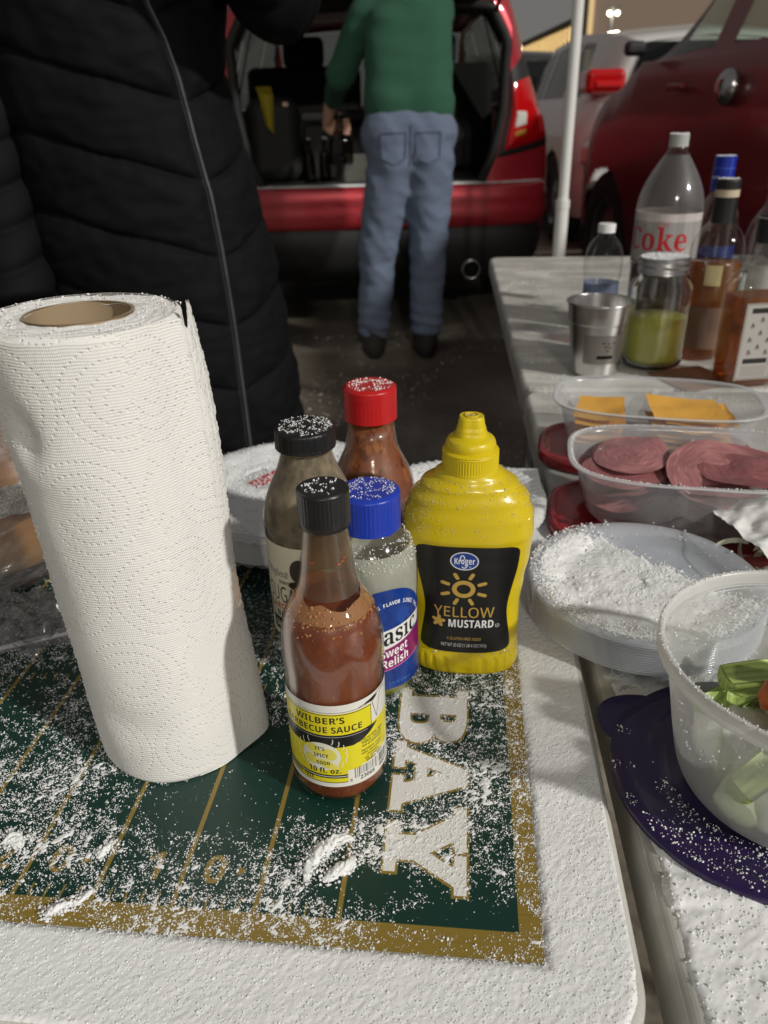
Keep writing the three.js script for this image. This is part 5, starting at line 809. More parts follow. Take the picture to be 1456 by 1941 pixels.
{ // person in the long quilted coat, standing across the table
  const px = -0.43, pz = -1.55;
  const t = thing('person', 'person in a long black quilted coat standing behind the table', 'person', [px, 0, pz], 0);
  const cloth = phys([0.0042, 0.0042, 0.0052], 0.75, { specularIntensity: 0.25 }), dark = std([0.006, 0.006, 0.007], 0.8);
  const curve = (pix, z) => { const q = pix.map(([u, v]) => atDepth(u, v, z)).sort((a, b) => a.y - b.y); return (y) => { if (y <= q[0].y) { const s = (q[1].x - q[0].x) / (q[1].y - q[0].y); return q[0].x + 0.5 * s * (y - q[0].y) - px; } let k = 1; while (k < q.length - 1 && y > q[k].y) k++; return lerp(q[k - 1].x, q[k].x, clamp((y - q[k - 1].y) / (q[k].y - q[k - 1].y))) - px; }; };
  const edge = curve([[428, 0], [424, 60], [428, 130], [442, 210], [480, 340], [523, 500], [546, 625], [580, 815]], pz), zipAt = curve([[270, 0], [300, 65], [327, 145], [360, 270], [390, 370], [415, 480], [437, 600], [448, 665]], pz + 0.17);
  const legs = flesh([[-0.10, 0.92, 0, 0.10, -0.11, 0.50, 0.01, 0.065], [-0.11, 0.50, 0.01, 0.062, -0.11, 0.10, 0, 0.045], [0.10, 0.92, 0, 0.10, 0.11, 0.50, 0.01, 0.065], [0.11, 0.50, 0.01, 0.062, 0.11, 0.10, 0, 0.045], [0, 0.95, 0, 0.12, 0, 1.35, 0, 0.12], [0, 1.4, -0.01, 0.07, 0, 1.5, -0.01, 0.055]], 0.016, 0.03);
  const hand = flesh(handBones([0.165, 1.475, 0.235], [-0.5, 0.8, 0.2], [-0.6, 0.1, -0.6], 1, 0.2), 0.0045, 0.006);
  part(t, 'body', merge(legs, headGeometry(0, 1.53, 0.03, 0.4), hand), skin);
  part(t, 'hair', flesh([[0, 1.67, -0.02, 0.096, 0, 1.70, 0.0, 0.094], [0, 1.60, -0.045, 0.080, 0, 1.66, -0.03, 0.092]], 0.01, 0.03), std([0.03, 0.02, 0.012], 0.8));
  // coat: an oval trunk that flares to the hem, stitched in chevrons that meet at the zip
  const rows = [[0.30, 0.275, 0.215], [0.60, 0.245, 0.19], [0.85, 0.222, 0.172], [1.05, 0.205, 0.160], [1.20, 0.200, 0.156], [1.34, 0.200, 0.148], [1.43, 0.170, 0.125], [1.50, 0.095, 0.095], [1.54, 0.078, 0.085]];
  const row = (y) => { let k = 1; while (k < rows.length - 1 && y > rows[k][0]) k++; const s = sstep(0, 1, (y - rows[k - 1][0]) / (rows[k][0] - rows[k - 1][0])); return [lerp(rows[k - 1][1], rows[k][1], s), lerp(rows[k - 1][2], rows[k][2], s)]; };
  const frame = (y) => { const [w, d] = row(y), k = sstep(1.34, 1.46, y), cx = lerp(edge(Math.min(y, 1.3)) - w, 0, k), az = Math.asin(clamp((zipAt(Math.min(y, 1.3)) - cx) / (w * 1.01), -0.9, 0.9)); return [w, d, cx, az]; };
  const quilt = (arc, y) => { const s = (y - 0.30 * Math.min(arc, 0.30) + 0.006 * noise(arc * 12, y * 5)) / 0.122, f = s - Math.floor(s), d = Math.min(f, 1 - f) * 0.122; return 0.0105 * (1 - Math.exp(-d / 0.014)) - 0.007 - 0.0035 * Math.exp(-((d / 0.0035) ** 2)) + 0.0022 * Math.exp(-d / 0.02) * noise(arc * 70, y * 8, 5) + 0.006 * noise(arc * 11, y * 11, 3) + 0.003 * noise(arc * 30, y * 45, 8); };
  const shape = (a, y, extra = 0) => { const [w, d, cx, az] = frame(y), arc = Math.abs(Math.atan2(Math.sin(a - az), Math.cos(a - az))) * 0.2, zip = Math.exp(-((arc / 0.018) ** 2)), q = quilt(arc, y) * (1 - zip) * sstep(1.5, 1.42, y) + extra - 0.006 * zip; return [cx + (w + q) * Math.sin(a), y, (d + q) * Math.cos(a)]; };
  part(t, 'coat', grid(240, 460, (u, v) => shape(-Math.PI + u * 6.28318, lerp(0.30, 1.54, v)), null, true), cloth);
  part(t, 'zip_tape', grid(6, 120, (u, v) => { const y = lerp(0.36, 1.46, v); return shape(frame(y)[3] + lerp(-0.035, 0.035, u), y, 0.0025 - 0.003 * Math.abs(2 * u - 1)); }), dark);
  part(t, 'zip', grid(3, 420, (u, v) => { const y = lerp(0.36, 1.46, v), p = shape(frame(y)[3] + lerp(-0.007, 0.007, u), y, 0.0050 + 0.002 * noise(y * 14, 3)); p[2] += 0.0012 * (Math.round(v * 420) % 2); return p; }), std([0.11, 0.11, 0.11], 0.35, { metalness: 0.8 }));
  part(t, 'collar', grid(80, 10, (u, v) => { const a = -Math.PI + u * 6.28318, y = lerp(1.48, 1.60, v); return [(0.092 + 0.012 * Math.sin(v * 3)) * Math.sin(a), y, (0.098 + 0.012 * Math.sin(v * 3)) * Math.cos(a)]; }), cloth);
  const sleeve = (pts, r0, r1) => { const c = new THREE.CatmullRomCurve3(pts.map((p) => new THREE.Vector3(...p))), n = 110, m = 44, fr = c.computeFrenetFrames(n, false), L = c.getLength(); return grid(m, n, (u, v) => { const i = Math.round(v * n), p = c.getPointAt(v), a = u * 6.28318, s = (v * L + 0.04 * Math.cos(a)) / 0.072, f = s - Math.floor(s), q = lerp(r0, r1, v) + 0.011 * (1 - Math.exp(-Math.min(f, 1 - f) * 0.072 / 0.012)) - 0.006 - 0.03 * sstep(0.985, 1, v) + 0.004 * noise(a, v * 12, 4); return [p.x + q * (Math.cos(a) * fr.normals[i].x + Math.sin(a) * fr.binormals[i].x), p.y + q * (Math.cos(a) * fr.normals[i].y + Math.sin(a) * fr.binormals[i].y), p.z + q * (Math.cos(a) * fr.normals[i].z + Math.sin(a) * fr.binormals[i].z)]; }); };
  part(t, 'sleeve', sleeve([[-0.15, 1.40, 0], [-0.215, 1.30, 0.02], [-0.24, 1.12, 0.06], [-0.235, 0.93, 0.10], [-0.205, 0.78, 0.15]], 0.080, 0.062), cloth);
  part(t, 'sleeve', sleeve([[0.13, 1.41, 0], [0.215, 1.34, 0.0], [0.275, 1.255, 0.03], [0.262, 1.27, 0.13], [0.185, 1.43, 0.22]], 0.078, 0.052), cloth);
  part(t, 'glove', flesh(handBones([-0.198, 0.725, 0.17], [0.05, -1, 0.2], [1, 0, 0.2], 1, 0.1), 0.005, 0.008), dark);
  for (const s of [-1, 1]) part(t, 'boot', flesh([[s * 0.11, 0.34, 0, 0.055, s * 0.11, 0.10, 0, 0.05], [s * 0.11, 0.062, -0.02, 0.05, s * 0.115, 0.05, 0.13, 0.043]], 0.01, 0.03), dark);
}

{ // person in green at the open car
  const t = thing('person', 'person in a green sweater and blue jeans leaning into the red car', 'person', [0, 0, 0], 0);
  const L = atDepth(707, 640, -3.80), Rr = atDepth(806, 640, -3.82);
  const xl = L.x, xr = Rr.x, z0 = -3.80;
  const crease = (X, Y, Z) => 0.016 * Math.abs(noise(X * 8, Y * 9 + X * 7, 1)) + 0.0045 * noise(X * 14, Y * 30, Z * 14) + 0.006 * sstep(0.30, 0.12, Y) * Math.sin(Y * 110 + X * 20);
  const denim = dataTexture(128, 128, (u, v) => { const n = 0.86 + 0.14 * rnd(); return [n, n, n]; }, true);
  const jeans = flesh([[0.155 - 0.075, 0.985, z0 - 0.03, 0.145, 0.155 + 0.075, 0.985, z0 - 0.03, 0.145], [0.085, 0.88, z0 + 0.005, 0.125, xl + 0.035, 0.52, z0 + 0.015, 0.092], [xl + 0.035, 0.52, z0 + 0.015, 0.088, xl + 0.008, 0.14, z0, 0.082], [0.235, 0.88, z0 + 0.005, 0.125, xr + 0.012, 0.52, z0 + 0.015, 0.092], [xr + 0.012, 0.52, z0 + 0.015, 0.088, xr + 0.002, 0.14, z0, 0.080]], 0.0115, 0.022, crease);
  part(t, 'jeans', jeans, std([0.120, 0.150, 0.222], 0.9));
  const onBack = (x, y) => { const p = jeans.attributes.position; let m = z0; for (let i = 0; i < p.count; i++) if (Math.abs(p.getX(i) - x) < 0.011 && Math.abs(p.getY(i) - y) < 0.011) m = Math.max(m, p.getZ(i)); return [x, y, m + 0.0012]; };
  const stitch = std([0.092, 0.116, 0.172], 0.9), seam = (name, pts) => { const q = []; for (let k = 0; k < pts.length - 1; k++) for (let s = 0; s < 6; s++) q.push(onBack(lerp(pts[k][0], pts[k + 1][0], s / 6), lerp(pts[k][1], pts[k + 1][1], s / 6))); q.push(onBack(...pts[pts.length - 1])); part(t, name, tube(q, 0.0026, 60, 6), stitch); };
  seam('centre_seam', [[0.158, 1.03], [0.156, 0.95], [0.152, 0.87]]);
  for (const x of [0.082, 0.232]) seam('pocket_seam', [[x - 0.055, 1.0], [x - 0.05, 0.90], [x, 0.875], [x + 0.05, 0.90], [x + 0.055, 1.0], [x - 0.055, 1.0]]);
  // trunk leaning forward over the sill, left arm reaching down into the car
  const hand = atDepth(632, 236, -4.42), elbow = [-0.150, 1.235, -4.07];
  const sw = flesh([[0.155 - 0.075, 1.10, z0 - 0.045, 0.118, 0.155 + 0.080, 1.10, z0 - 0.045, 0.118], [0.155 - 0.075, 1.10, z0 - 0.045, 0.118, 0.075, 1.40, z0 - 0.14, 0.112], [0.155 + 0.080, 1.10, z0 - 0.045, 0.118, 0.238, 1.40, z0 - 0.14, 0.112], [0.03, 1.47, z0 - 0.20, 0.085, 0.275, 1.47, z0 - 0.20, 0.085], [0.155, 1.2, z0 - 0.09, 0.13, 0.155, 1.45, z0 - 0.18, 0.13], [-0.03, 1.46, z0 - 0.20, 0.078, ...elbow, 0.062], [...elbow, 0.060, hand.x + 0.01, hand.y + 0.11, hand.z + 0.10, 0.046], [0.29, 1.46, z0 - 0.24, 0.074, 0.305, 1.26, z0 - 0.44, 0.060], [0.305, 1.26, z0 - 0.44, 0.058, 0.29, 1.08, z0 - 0.62, 0.045]], 0.0125, 0.035, (X, Y, Z) => 0.006 * noise(X * 7, Y * 16, Z * 7) + 0.008 * Math.abs(noise(X * 5 + 3, Y * 9 - X * 3, Z * 4)) - 0.003 * Math.exp(-(((Y - 1.015 - 0.01) / 0.02) ** 2)));
  part(t, 'sweater', sw, std([0.022, 0.088, 0.052], 0.95));
  const hb = flesh(handBones([hand.x, hand.y, hand.z], [1, -0.1, 0.15], [0.1, -0.15, 1], 1, 0.15).concat([[hand.x - 0.03, hand.y + 0.01, hand.z, 0.026, hand.x - 0.005, hand.y + 0.09, hand.z + 0.08, 0.034]]), 0.0045, 0.006);
  const core = flesh([[0.155, 1.05, z0 - 0.05, 0.10, 0.155, 1.45, z0 - 0.2, 0.10], [0.155, 1.45, z0 - 0.22, 0.06, 0.15, 1.60, z0 - 0.33, 0.052]], 0.016, 0.03);
  const hb2 = flesh(handBones([0.285, 1.03, z0 - 0.67], [0, -0.6, -1], [0, -1, 0.3], 1, 0.1), 0.005, 0.006);
  part(t, 'body', merge(hb, core, hb2, headGeometry(0.15, 1.60, z0 - 0.36, Math.PI, -0.5)), skin);
  part(t, 'hair', flesh([[0.15, 1.74, z0 - 0.38, 0.094, 0.15, 1.77, z0 - 0.43, 0.09], [0.15, 1.68, z0 - 0.35, 0.078, 0.15, 1.74, z0 - 0.37, 0.09]], 0.01, 0.03), std([0.10, 0.075, 0.05], 0.8));
  for (const x of [xl + 0.006, xr + 0.002]) part(t, 'shoe', flesh([[x, 0.13, z0 + 0.01, 0.058, x, 0.06, z0 + 0.035, 0.056], [x, 0.055, z0 + 0.05, 0.053, x - 0.01, 0.05, z0 - 0.17, 0.05], [x, 0.03, z0 + 0.06, 0.036, x - 0.01, 0.03, z0 - 0.19, 0.036]], 0.009, 0.02), std([0.022, 0.018, 0.015], 0.75));
  // dark jug held in the hand
  const J = thing('glass_jug', 'dark glass jug held by the hand in the car boot', 'jug', [hand.x + 0.035, hand.y - 0.19, hand.z + 0.005]);
  part(J, 'jug_body', lathe([[0, 0.003], [0.055, 0.002], [0.062, 0.012], [0.064, 0.07], [0.058, 0.12], [0.040, 0.155], [0.030, 0.17], [0.029, 0.235]], 48), pane([0.32, 0.30, 0.27], 0.04));
  part(J, 'jug_cap', lid(0.031, 0.232, 0.250, 30, 0.0006, 0.002), std([0.45, 0.44, 0.42], 0.4, { metalness: 0.6 }));
}

// ---------------------------------------------------------------- vehicles
// a body lofted from cross sections: v runs 0 (sill) .. 8 (middle of the roof), z runs from 0 (rear) to -length
function carShape({ w, belt, sill = 0.27, roof, len, rearIn = 0.25 }) {
  const roofAt = (z) => { let k = 1; while (k < roof.length - 1 && -z > roof[k][0]) k++; return lerp(roof[k - 1][1], roof[k][1], sstep(0, 1, clamp((-z - roof[k - 1][0]) / (roof[k][0] - roof[k - 1][0]))) * 0.5 + 0.5 * 0 + lerp(0, 0.5, clamp((-z - roof[k - 1][0]) / (roof[k][0] - roof[k - 1][0])))); };
  const section = (v, z) => {
    const yr = roofAt(z), front = sstep(len - 0.75, len, -z), W = w * (1 - 0.16 * front ** 2), yb = Math.min(belt, yr - 0.035), g = clamp((yr - yb) / 0.5);
    const pts = [[W - 0.07, sill], [W - 0.012, 0.44], [W, 0.72], [W - 0.012, lerp(0.72, yb, 0.6)], [W - 0.055, yb - 0.01], [lerp(W - 0.10, W - 0.085, g), yb + 0.012], [lerp(W - 0.20, W - 0.25, g), yr - lerp(0.012, 0.075, g)], [lerp(W - 0.40, W - 0.36, g), yr - lerp(0.004, 0.015, g)], [0, yr + 0.025]];
    const k = Math.min(7, Math.floor(v)), t = v - k, P = (i) => pts[clamp(i, 0, 8)], [a, b, c, d] = [P(k - 1), P(k), P(k + 1), P(k + 2)];
    const cr = (i) => 0.5 * (2 * b[i] + (c[i] - a[i]) * t + (2 * a[i] - 5 * b[i] + 4 * c[i] - d[i]) * t * t + (3 * b[i] - a[i] - 3 * c[i] + d[i]) * t ** 3);
    return [k === 7 && a === b ? lerp(b[0], c[0], t) : cr(0), cr(1)];
  };
  return { section, roofAt, len, w, belt, rearIn };
}
const dropFaces = (g, test) => { const ix = g.index.array, uv = g.attributes.uv, keep = []; for (let i = 0; i < ix.length; i += 3) { let a = 0, b = 0; for (let k = 0; k < 3; k++) { a += uv.getX(ix[i + k]) / 3; b += uv.getY(ix[i + k]) / 3; } if (!test(a, b)) keep.push(ix[i], ix[i + 1], ix[i + 2]); } g.setIndex(keep); return g; };
// shell of one side and the other; opening(v) gives the edge that the rear turns in to
function carShell(s, opening, windows, arches, inset = 0, zFrom = null) {
  const L = s.len, nz = 120, nc = 10, nv = 88, total = nz + nc;
  const f = (side) => (u, v) => {
    const V = u * 8, j = Math.round(v * total);
    if (j >= nc) { const z = lerp(-s.rearIn, zFrom ?? -L, (j - nc) / nz), [x, y] = s.section(V, z); return [side * (x - inset), y - (V > 6 ? inset : 0), z]; }
    const al = (1 - j / nc) * Math.PI / 2, [sx, sy] = s.section(V, -s.rearIn), [ox, oy] = opening(V); return [side * (ox + (sx - ox) * Math.cos(al) - inset), oy + (sy - oy) * Math.cos(al) - (V > 6 ? inset : 0), -s.rearIn + (s.rearIn - inset) * Math.sin(al)];
  };
  const uvf = (u, v) => { const j = Math.round(v * total); return [u * 8, j >= nc ? lerp(-s.rearIn, zFrom ?? -L, (j - nc) / nz) : 0.5]; };
  const cut = (V, z) => windows.some(([v0, v1, z0, z1, sl]) => V > v0 && V < v1 && z < z0 - (sl?.[0] ?? 0) * (V - v0) && z > z1 + (sl?.[1] ?? 0) * (V - v0)) || arches.some((az) => { const p = s.section(Math.min(V, 3), z); return V < 2.6 && Math.hypot(z - az, p[1] - 0.36) < 0.40; });
  return [1, -1].map((side) => dropFaces(grid(nv, total, f(side), uvf), cut));
}
const pick = (s, v0, v1, z0, z1, out, side, sl) => grid(14, 26, (u, t) => { const V = lerp(v0, v1, u), a = z0 - (sl?.[0] ?? 0) * (V - v0), b = z1 + (sl?.[1] ?? 0) * (V - v0), z = lerp(a, b, t), [x, y] = s.section(V, z); return [side * (x + out), y, z]; });
const wheel = (parent, x, z, r = 0.36) => {
  const side = Math.sign(x), o = new THREE.Group(); o.name = 'wheel'; o.position.set(x, r, z); o.rotation.z = -side * Math.PI / 2; parent.add(o);
  part(o, 'tyre', lathe([[r * 0.62, -0.11], [r * 0.9, -0.115], [r, -0.09], [r, 0.09], [r * 0.9, 0.115], [r * 0.62, 0.11]], 48), std([0.02, 0.02, 0.02], 0.85));
  part(o, 'rim', lathe([[0.03, 0.075], [0.08, 0.085], [r * 0.5, 0.06], [r * 0.60, 0.10], [r * 0.63, 0.10]], 48, false), std([0.35, 0.35, 0.36], 0.35, { metalness: 0.9 }));
};
const flake = dataTexture(128, 128, () => { const n = 0.8 + 0.2 * rnd(); return [n, n, n]; });
const redPaint = phys([0.46, 0.026, 0.040], 0.36, { metalness: 0.35, clearcoat: 1, clearcoatRoughness: 0.05 });
const wineLook = phys([0.175, 0.012, 0.018], 0.45, { metalness: 0.2, clearcoat: 0.6, clearcoatRoughness: 0.14 });
const trim = std([0.012, 0.012, 0.013], 0.6), tint = pane([0.30, 0.33, 0.31], 0.03), redLens = phys([0.48, 0.004, 0.006], 0.12, { clearcoat: 1 }), clearLens = phys([0.62, 0.60, 0.56], 0.12, { clearcoat: 1 }), amberLens = phys([0.50, 0.26, 0.04], 0.15, { clearcoat: 1 });
const underside = std([0.008, 0.008, 0.008], 0.9);

// ---- red crossover with its tailgate up
{
  const t = thing('red_crossover', 'red crossover car with its tailgate raised and boot open', 'car', [-0.02, 0, -4.36]);
  const s = carShape({ w: 0.965, belt: 1.07, len: 4.62, rearIn: 0.30, roof: [[0, 1.60], [0.5, 1.655], [1.5, 1.69], [2.4, 1.66], [3.35, 1.10], [4.3, 0.95], [4.62, 0.72]] });
  const line = [[0, 0.560, 0.735], [2, 0.590, 0.742], [3, 0.648, 0.87], [4, 0.678, 1.00], [5, 0.692, 1.08], [6, 0.700, 1.38], [7, 0.60, 1.545], [8, 0, 1.575]];
  const opening = (v) => { let k = 1; while (k < line.length - 1 && v > line[k][0]) k++; const q = clamp((v - line[k - 1][0]) / (line[k][0] - line[k - 1][0])); return [lerp(line[k - 1][1], line[k][1], q), lerp(line[k - 1][2], line[k][2], q)]; };
  const wins = [[5.12, 5.95, -0.42, -0.98, [0.25, 0]], [5.10, 5.95, -1.05, -1.95], [5.10, 5.95, -2.02, -3.02, [0, 0.62]]];
  const [right, left] = carShell(s, opening, [...wins, [6.3, 8.01, -2.5, -3.28]], [-0.95, -3.75]);
  part(t, 'body_panel', right, redPaint); part(t, 'body_panel', left, redPaint);
  for (const side of [1, -1]) for (const [v0, v1, z0, z1, sl] of wins) part(t, 'side_window', pick(s, v0, v1, z0, z1, -0.004, side, sl), tint);
  part(t, 'windscreen', grid(24, 12, (u, v) => { const V = 6.3 + 1.7 * (1 - Math.abs(2 * u - 1)), z = lerp(-2.5, -3.28, v), [x, y] = s.section(V, z); return [Math.sign(u - 0.5) * x, y, z]; }), tint);
  const inner = carShell(s, (v) => { const [x, y] = opening(v); return [x, y]; }, wins, [], 0.045, -1.5);
  part(t, 'lining', inner[0], trim); part(t, 'lining', inner[1], trim);
  part(t, 'cargo_floor', box(1.62, 0.03, 1.45, 0, 0.715, -0.83), std([0.02, 0.02, 0.02], 0.95));
  part(t, 'sill_plate', box(1.14, 0.02, 0.12, 0, 0.745, -0.10, 0.006), std([0.035, 0.035, 0.035], 0.5));
  for (const x of [-0.42, 0.42]) { part(t, 'seat_back', new RoundedBoxGeometry(0.72, 0.62, 0.16, 4, 0.05).rotateX(-0.22).translate(x, 1.04, -1.25), std([0.018, 0.017, 0.016], 0.8)); part(t, 'headrest', new RoundedBoxGeometry(0.26, 0.17, 0.10, 4, 0.04).rotateX(-0.15).translate(x, 1.43, -1.34), std([0.018, 0.017, 0.016], 0.8)); }
  // rubber seal round the opening
  for (const side of [1, -1]) { const pts = []; for (let v = 1.2; v <= 8.001; v += 0.25) { const [x, y] = opening(v); pts.push([side * (x - 0.022), y - (v > 6.8 ? 0.02 : 0), -0.012]); } part(t, 'door_seal', tube(pts, 0.026, 90, 10), std([0.006, 0.006, 0.006], 0.7)); }
  const ring = (a, hw, off, y) => { const sn = Math.sin(a), cs = Math.cos(a); return [Math.sign(sn) * (hw + off) * Math.abs(sn) ** 0.42, y, -0.52 + (0.58 + off) * Math.abs(cs) ** 0.42]; };
  const sweep = (rows, hw) => grid(140, rows.length - 1, (u, v) => { const [y, off] = rows[Math.round(v * (rows.length - 1))]; return ring(lerp(-Math.PI / 2, Math.PI / 2, u), hw, off, y); });
  part(t, 'bumper', sweep([[0.700, -0.14], [0.738, -0.12], [0.742, -0.02], [0.736, -0.006], [0.722, 0.004], [0.69, 0.012], [0.66, 0.014], [0.64, 0.010], [0.62, 0.016], [0.58, 0.016], [0.548, 0.006], [0.532, -0.012]], 0.955), redPaint);
  part(t, 'lower_valance', sweep([[0.535, -0.02], [0.50, -0.004], [0.44, 0.0], [0.36, -0.015], [0.28, -0.06], [0.24, -0.16]], 0.95), trim);
  const lamp = (v0, v1, a0, a1, out, side) => grid(20, 26, (u, t2) => { const V = lerp(v0, v1, t2), al = lerp(a0, a1, u), [sx, sy] = s.section(V, -s.rearIn), [ox, oy] = opening(V), e = Math.min(1, 8 * Math.min(Math.min(u, 1 - u), Math.min(t2, 1 - t2))), o = out * Math.sqrt(e); return [side * (ox + (sx - ox) * Math.cos(al) + o * Math.cos(al)), oy + (sy - oy) * Math.cos(al), -s.rearIn + s.rearIn * Math.sin(al) + o * Math.sin(al)]; });
  for (const side of [1, -1]) {
    part(t, 'lamp_gasket', lamp(2.90, 5.55, 0.34, 1.56, 0.012, side), trim);
    const o = part(t, 'tail_light', lamp(3.05, 5.42, 0.42, 1.50, 0.024, side), redLens);
    part(o, 'reverse_lens', lamp(3.72, 5.05, 1.06, 1.38, 0.027, side), clearLens); part(o, 'indicator_lens', lamp(3.50, 3.72, 1.08, 1.36, 0.029, side), amberLens); part(o, 'reflector_strip', lamp(3.2, 5.2, 0.55, 0.75, 0.027, side), phys([0.80, 0.03, 0.035], 0.1, { clearcoat: 1 }));
  }
  // raised tailgate
  const gate = new THREE.Group(); gate.name = 'tailgate'; gate.position.set(0, 1.60, -0.28); gate.rotation.x = -1.72 + Math.PI / 2 * 0; t.add(gate);
  part(gate, 'gate_panel', new RoundedBoxGeometry(1.30, 0.80, 0.07, 3, 0.03).translate(0, -0.40, 0), redPaint); part(gate, 'gate_glass', new RoundedBoxGeometry(1.10, 0.36, 0.02, 2, 0.008).translate(0, -0.24, 0.042), tint);
  for (const x of [-0.62, 0.62]) part(t, 'gas_strut', tube([[x, 1.46, -0.06], [x, 1.56, 0.10], [x, 1.66, 0.26]], 0.010, 6, 10), trim);
  const ex = part(t, 'exhaust_tip', new THREE.CylinderGeometry(0.046, 0.046, 0.16, 40, 1, true).rotateX(Math.PI / 2).translate(0.525, 0.315, -0.02), std([0.45, 0.44, 0.42], 0.25, { metalness: 1 }));
  part(ex, 'lip', new THREE.TorusGeometry(0.047, 0.005, 10, 40).translate(0.525, 0.315, 0.06), std([0.5, 0.49, 0.47], 0.22, { metalness: 1 })); part(ex, 'pipe_end', new THREE.CircleGeometry(0.044, 32).translate(0.525, 0.315, -0.06), underside);
  part(t, 'underbody', box(1.74, 0.22, 4.1, 0, 0.36, -2.45), underside);
  for (const [x, z] of [[0.83, -0.95], [-0.83, -0.95], [0.83, -3.75], [-0.83, -3.75]]) wheel(t, x, z);
  // snow lying along the bumper ledge
  const sn = grid(260, 10, (u, v) => { const a = lerp(-1.25, 1.25, u), p = ring(a, 0.955, lerp(-0.095, -0.010, v), 0); return [p[0] - 0.02, 0.742 + 0.0095 * Math.sin(Math.PI * v) * (0.7 + 0.9 * fbm(u * 40, v * 3, 2, 4)), p[2] - 4.36]; });
  const m = shade(new THREE.Mesh(sn, snowSoft)); m.name = numbered('snow_ledge'); m.userData = { label: 'thin line of snow lying on the red bumper ledge', category: 'snow', kind: 'stuff' }; scene.add(m);
}
{ // things in the boot, half hidden in the dark
  const y = 0.732;
  const a = thing('sports_bag', 'yellow and black bag standing in the car boot', 'bag', [-0.60, y, -4.95], 0.2);
  const yl = std([0.34, 0.26, 0.01], 0.7), bk = std([0.010, 0.010, 0.011], 0.7);
  part(a, 'bag_body', new RoundedBoxGeometry(0.30, 0.44, 0.24, 5, 0.08).translate(0.02, 0.22, 0), bk);
  part(a, 'yellow_flap', grid(16, 20, (u, v) => [lerp(-0.06, 0.02, u) * (0.5 + 0.6 * v), lerp(0.30, 0.49, v) - 0.05 * u * (1 - v), 0.135 + 0.02 * Math.sin(u * 3) - 0.10 * sstep(0.8, 1, v)]), yl);
  part(a, 'buckle', new RoundedBoxGeometry(0.035, 0.025, 0.012, 2, 0.004).translate(0.085, 0.40, 0.13), std([0.6, 0.42, 0.32], 0.25, { metalness: 1 }));
  const b = thing('cooler_box', 'dark cooler box at the back of the car boot', 'box', [-0.16, y, -5.05], 0);
  part(b, 'chest', new RoundedBoxGeometry(0.50, 0.30, 0.34, 3, 0.03).translate(0, 0.15, 0), bk); part(b, 'chest_lid', new RoundedBoxGeometry(0.52, 0.06, 0.36, 3, 0.02).translate(0, 0.335, 0), std([0.03, 0.03, 0.035], 0.5));
  for (const [x, z, label] of [[-0.36, -4.62, 'dark glass bottle standing beside the yellow bag'], [-0.28, -4.70, 'dark glass bottle standing before the cooler box']]) { const q = thing('beer_bottle', label, 'bottle', [x, y, z]); part(q, 'glass', lathe([[0, 0.003], [0.027, 0.002], [0.031, 0.01], [0.031, 0.13], [0.026, 0.155], [0.015, 0.18], [0.013, 0.23]], 36), pane([0.30, 0.25, 0.14], 0.04)); part(q, 'cap', lid(0.0145, 0.228, 0.238, 24, 0.0008, 0.001), std([0.5, 0.5, 0.5], 0.3, { metalness: 1 })); }
  single('paper_sack', new RoundedBoxGeometry(0.20, 0.16, 0.16, 3, 0.02).translate(0, 0.08, 0), std([0.10, 0.095, 0.085], 0.9), 'grey paper sack in the car boot next to the jeans', 'sack', [-0.10, y, -4.58], 0.3);
}

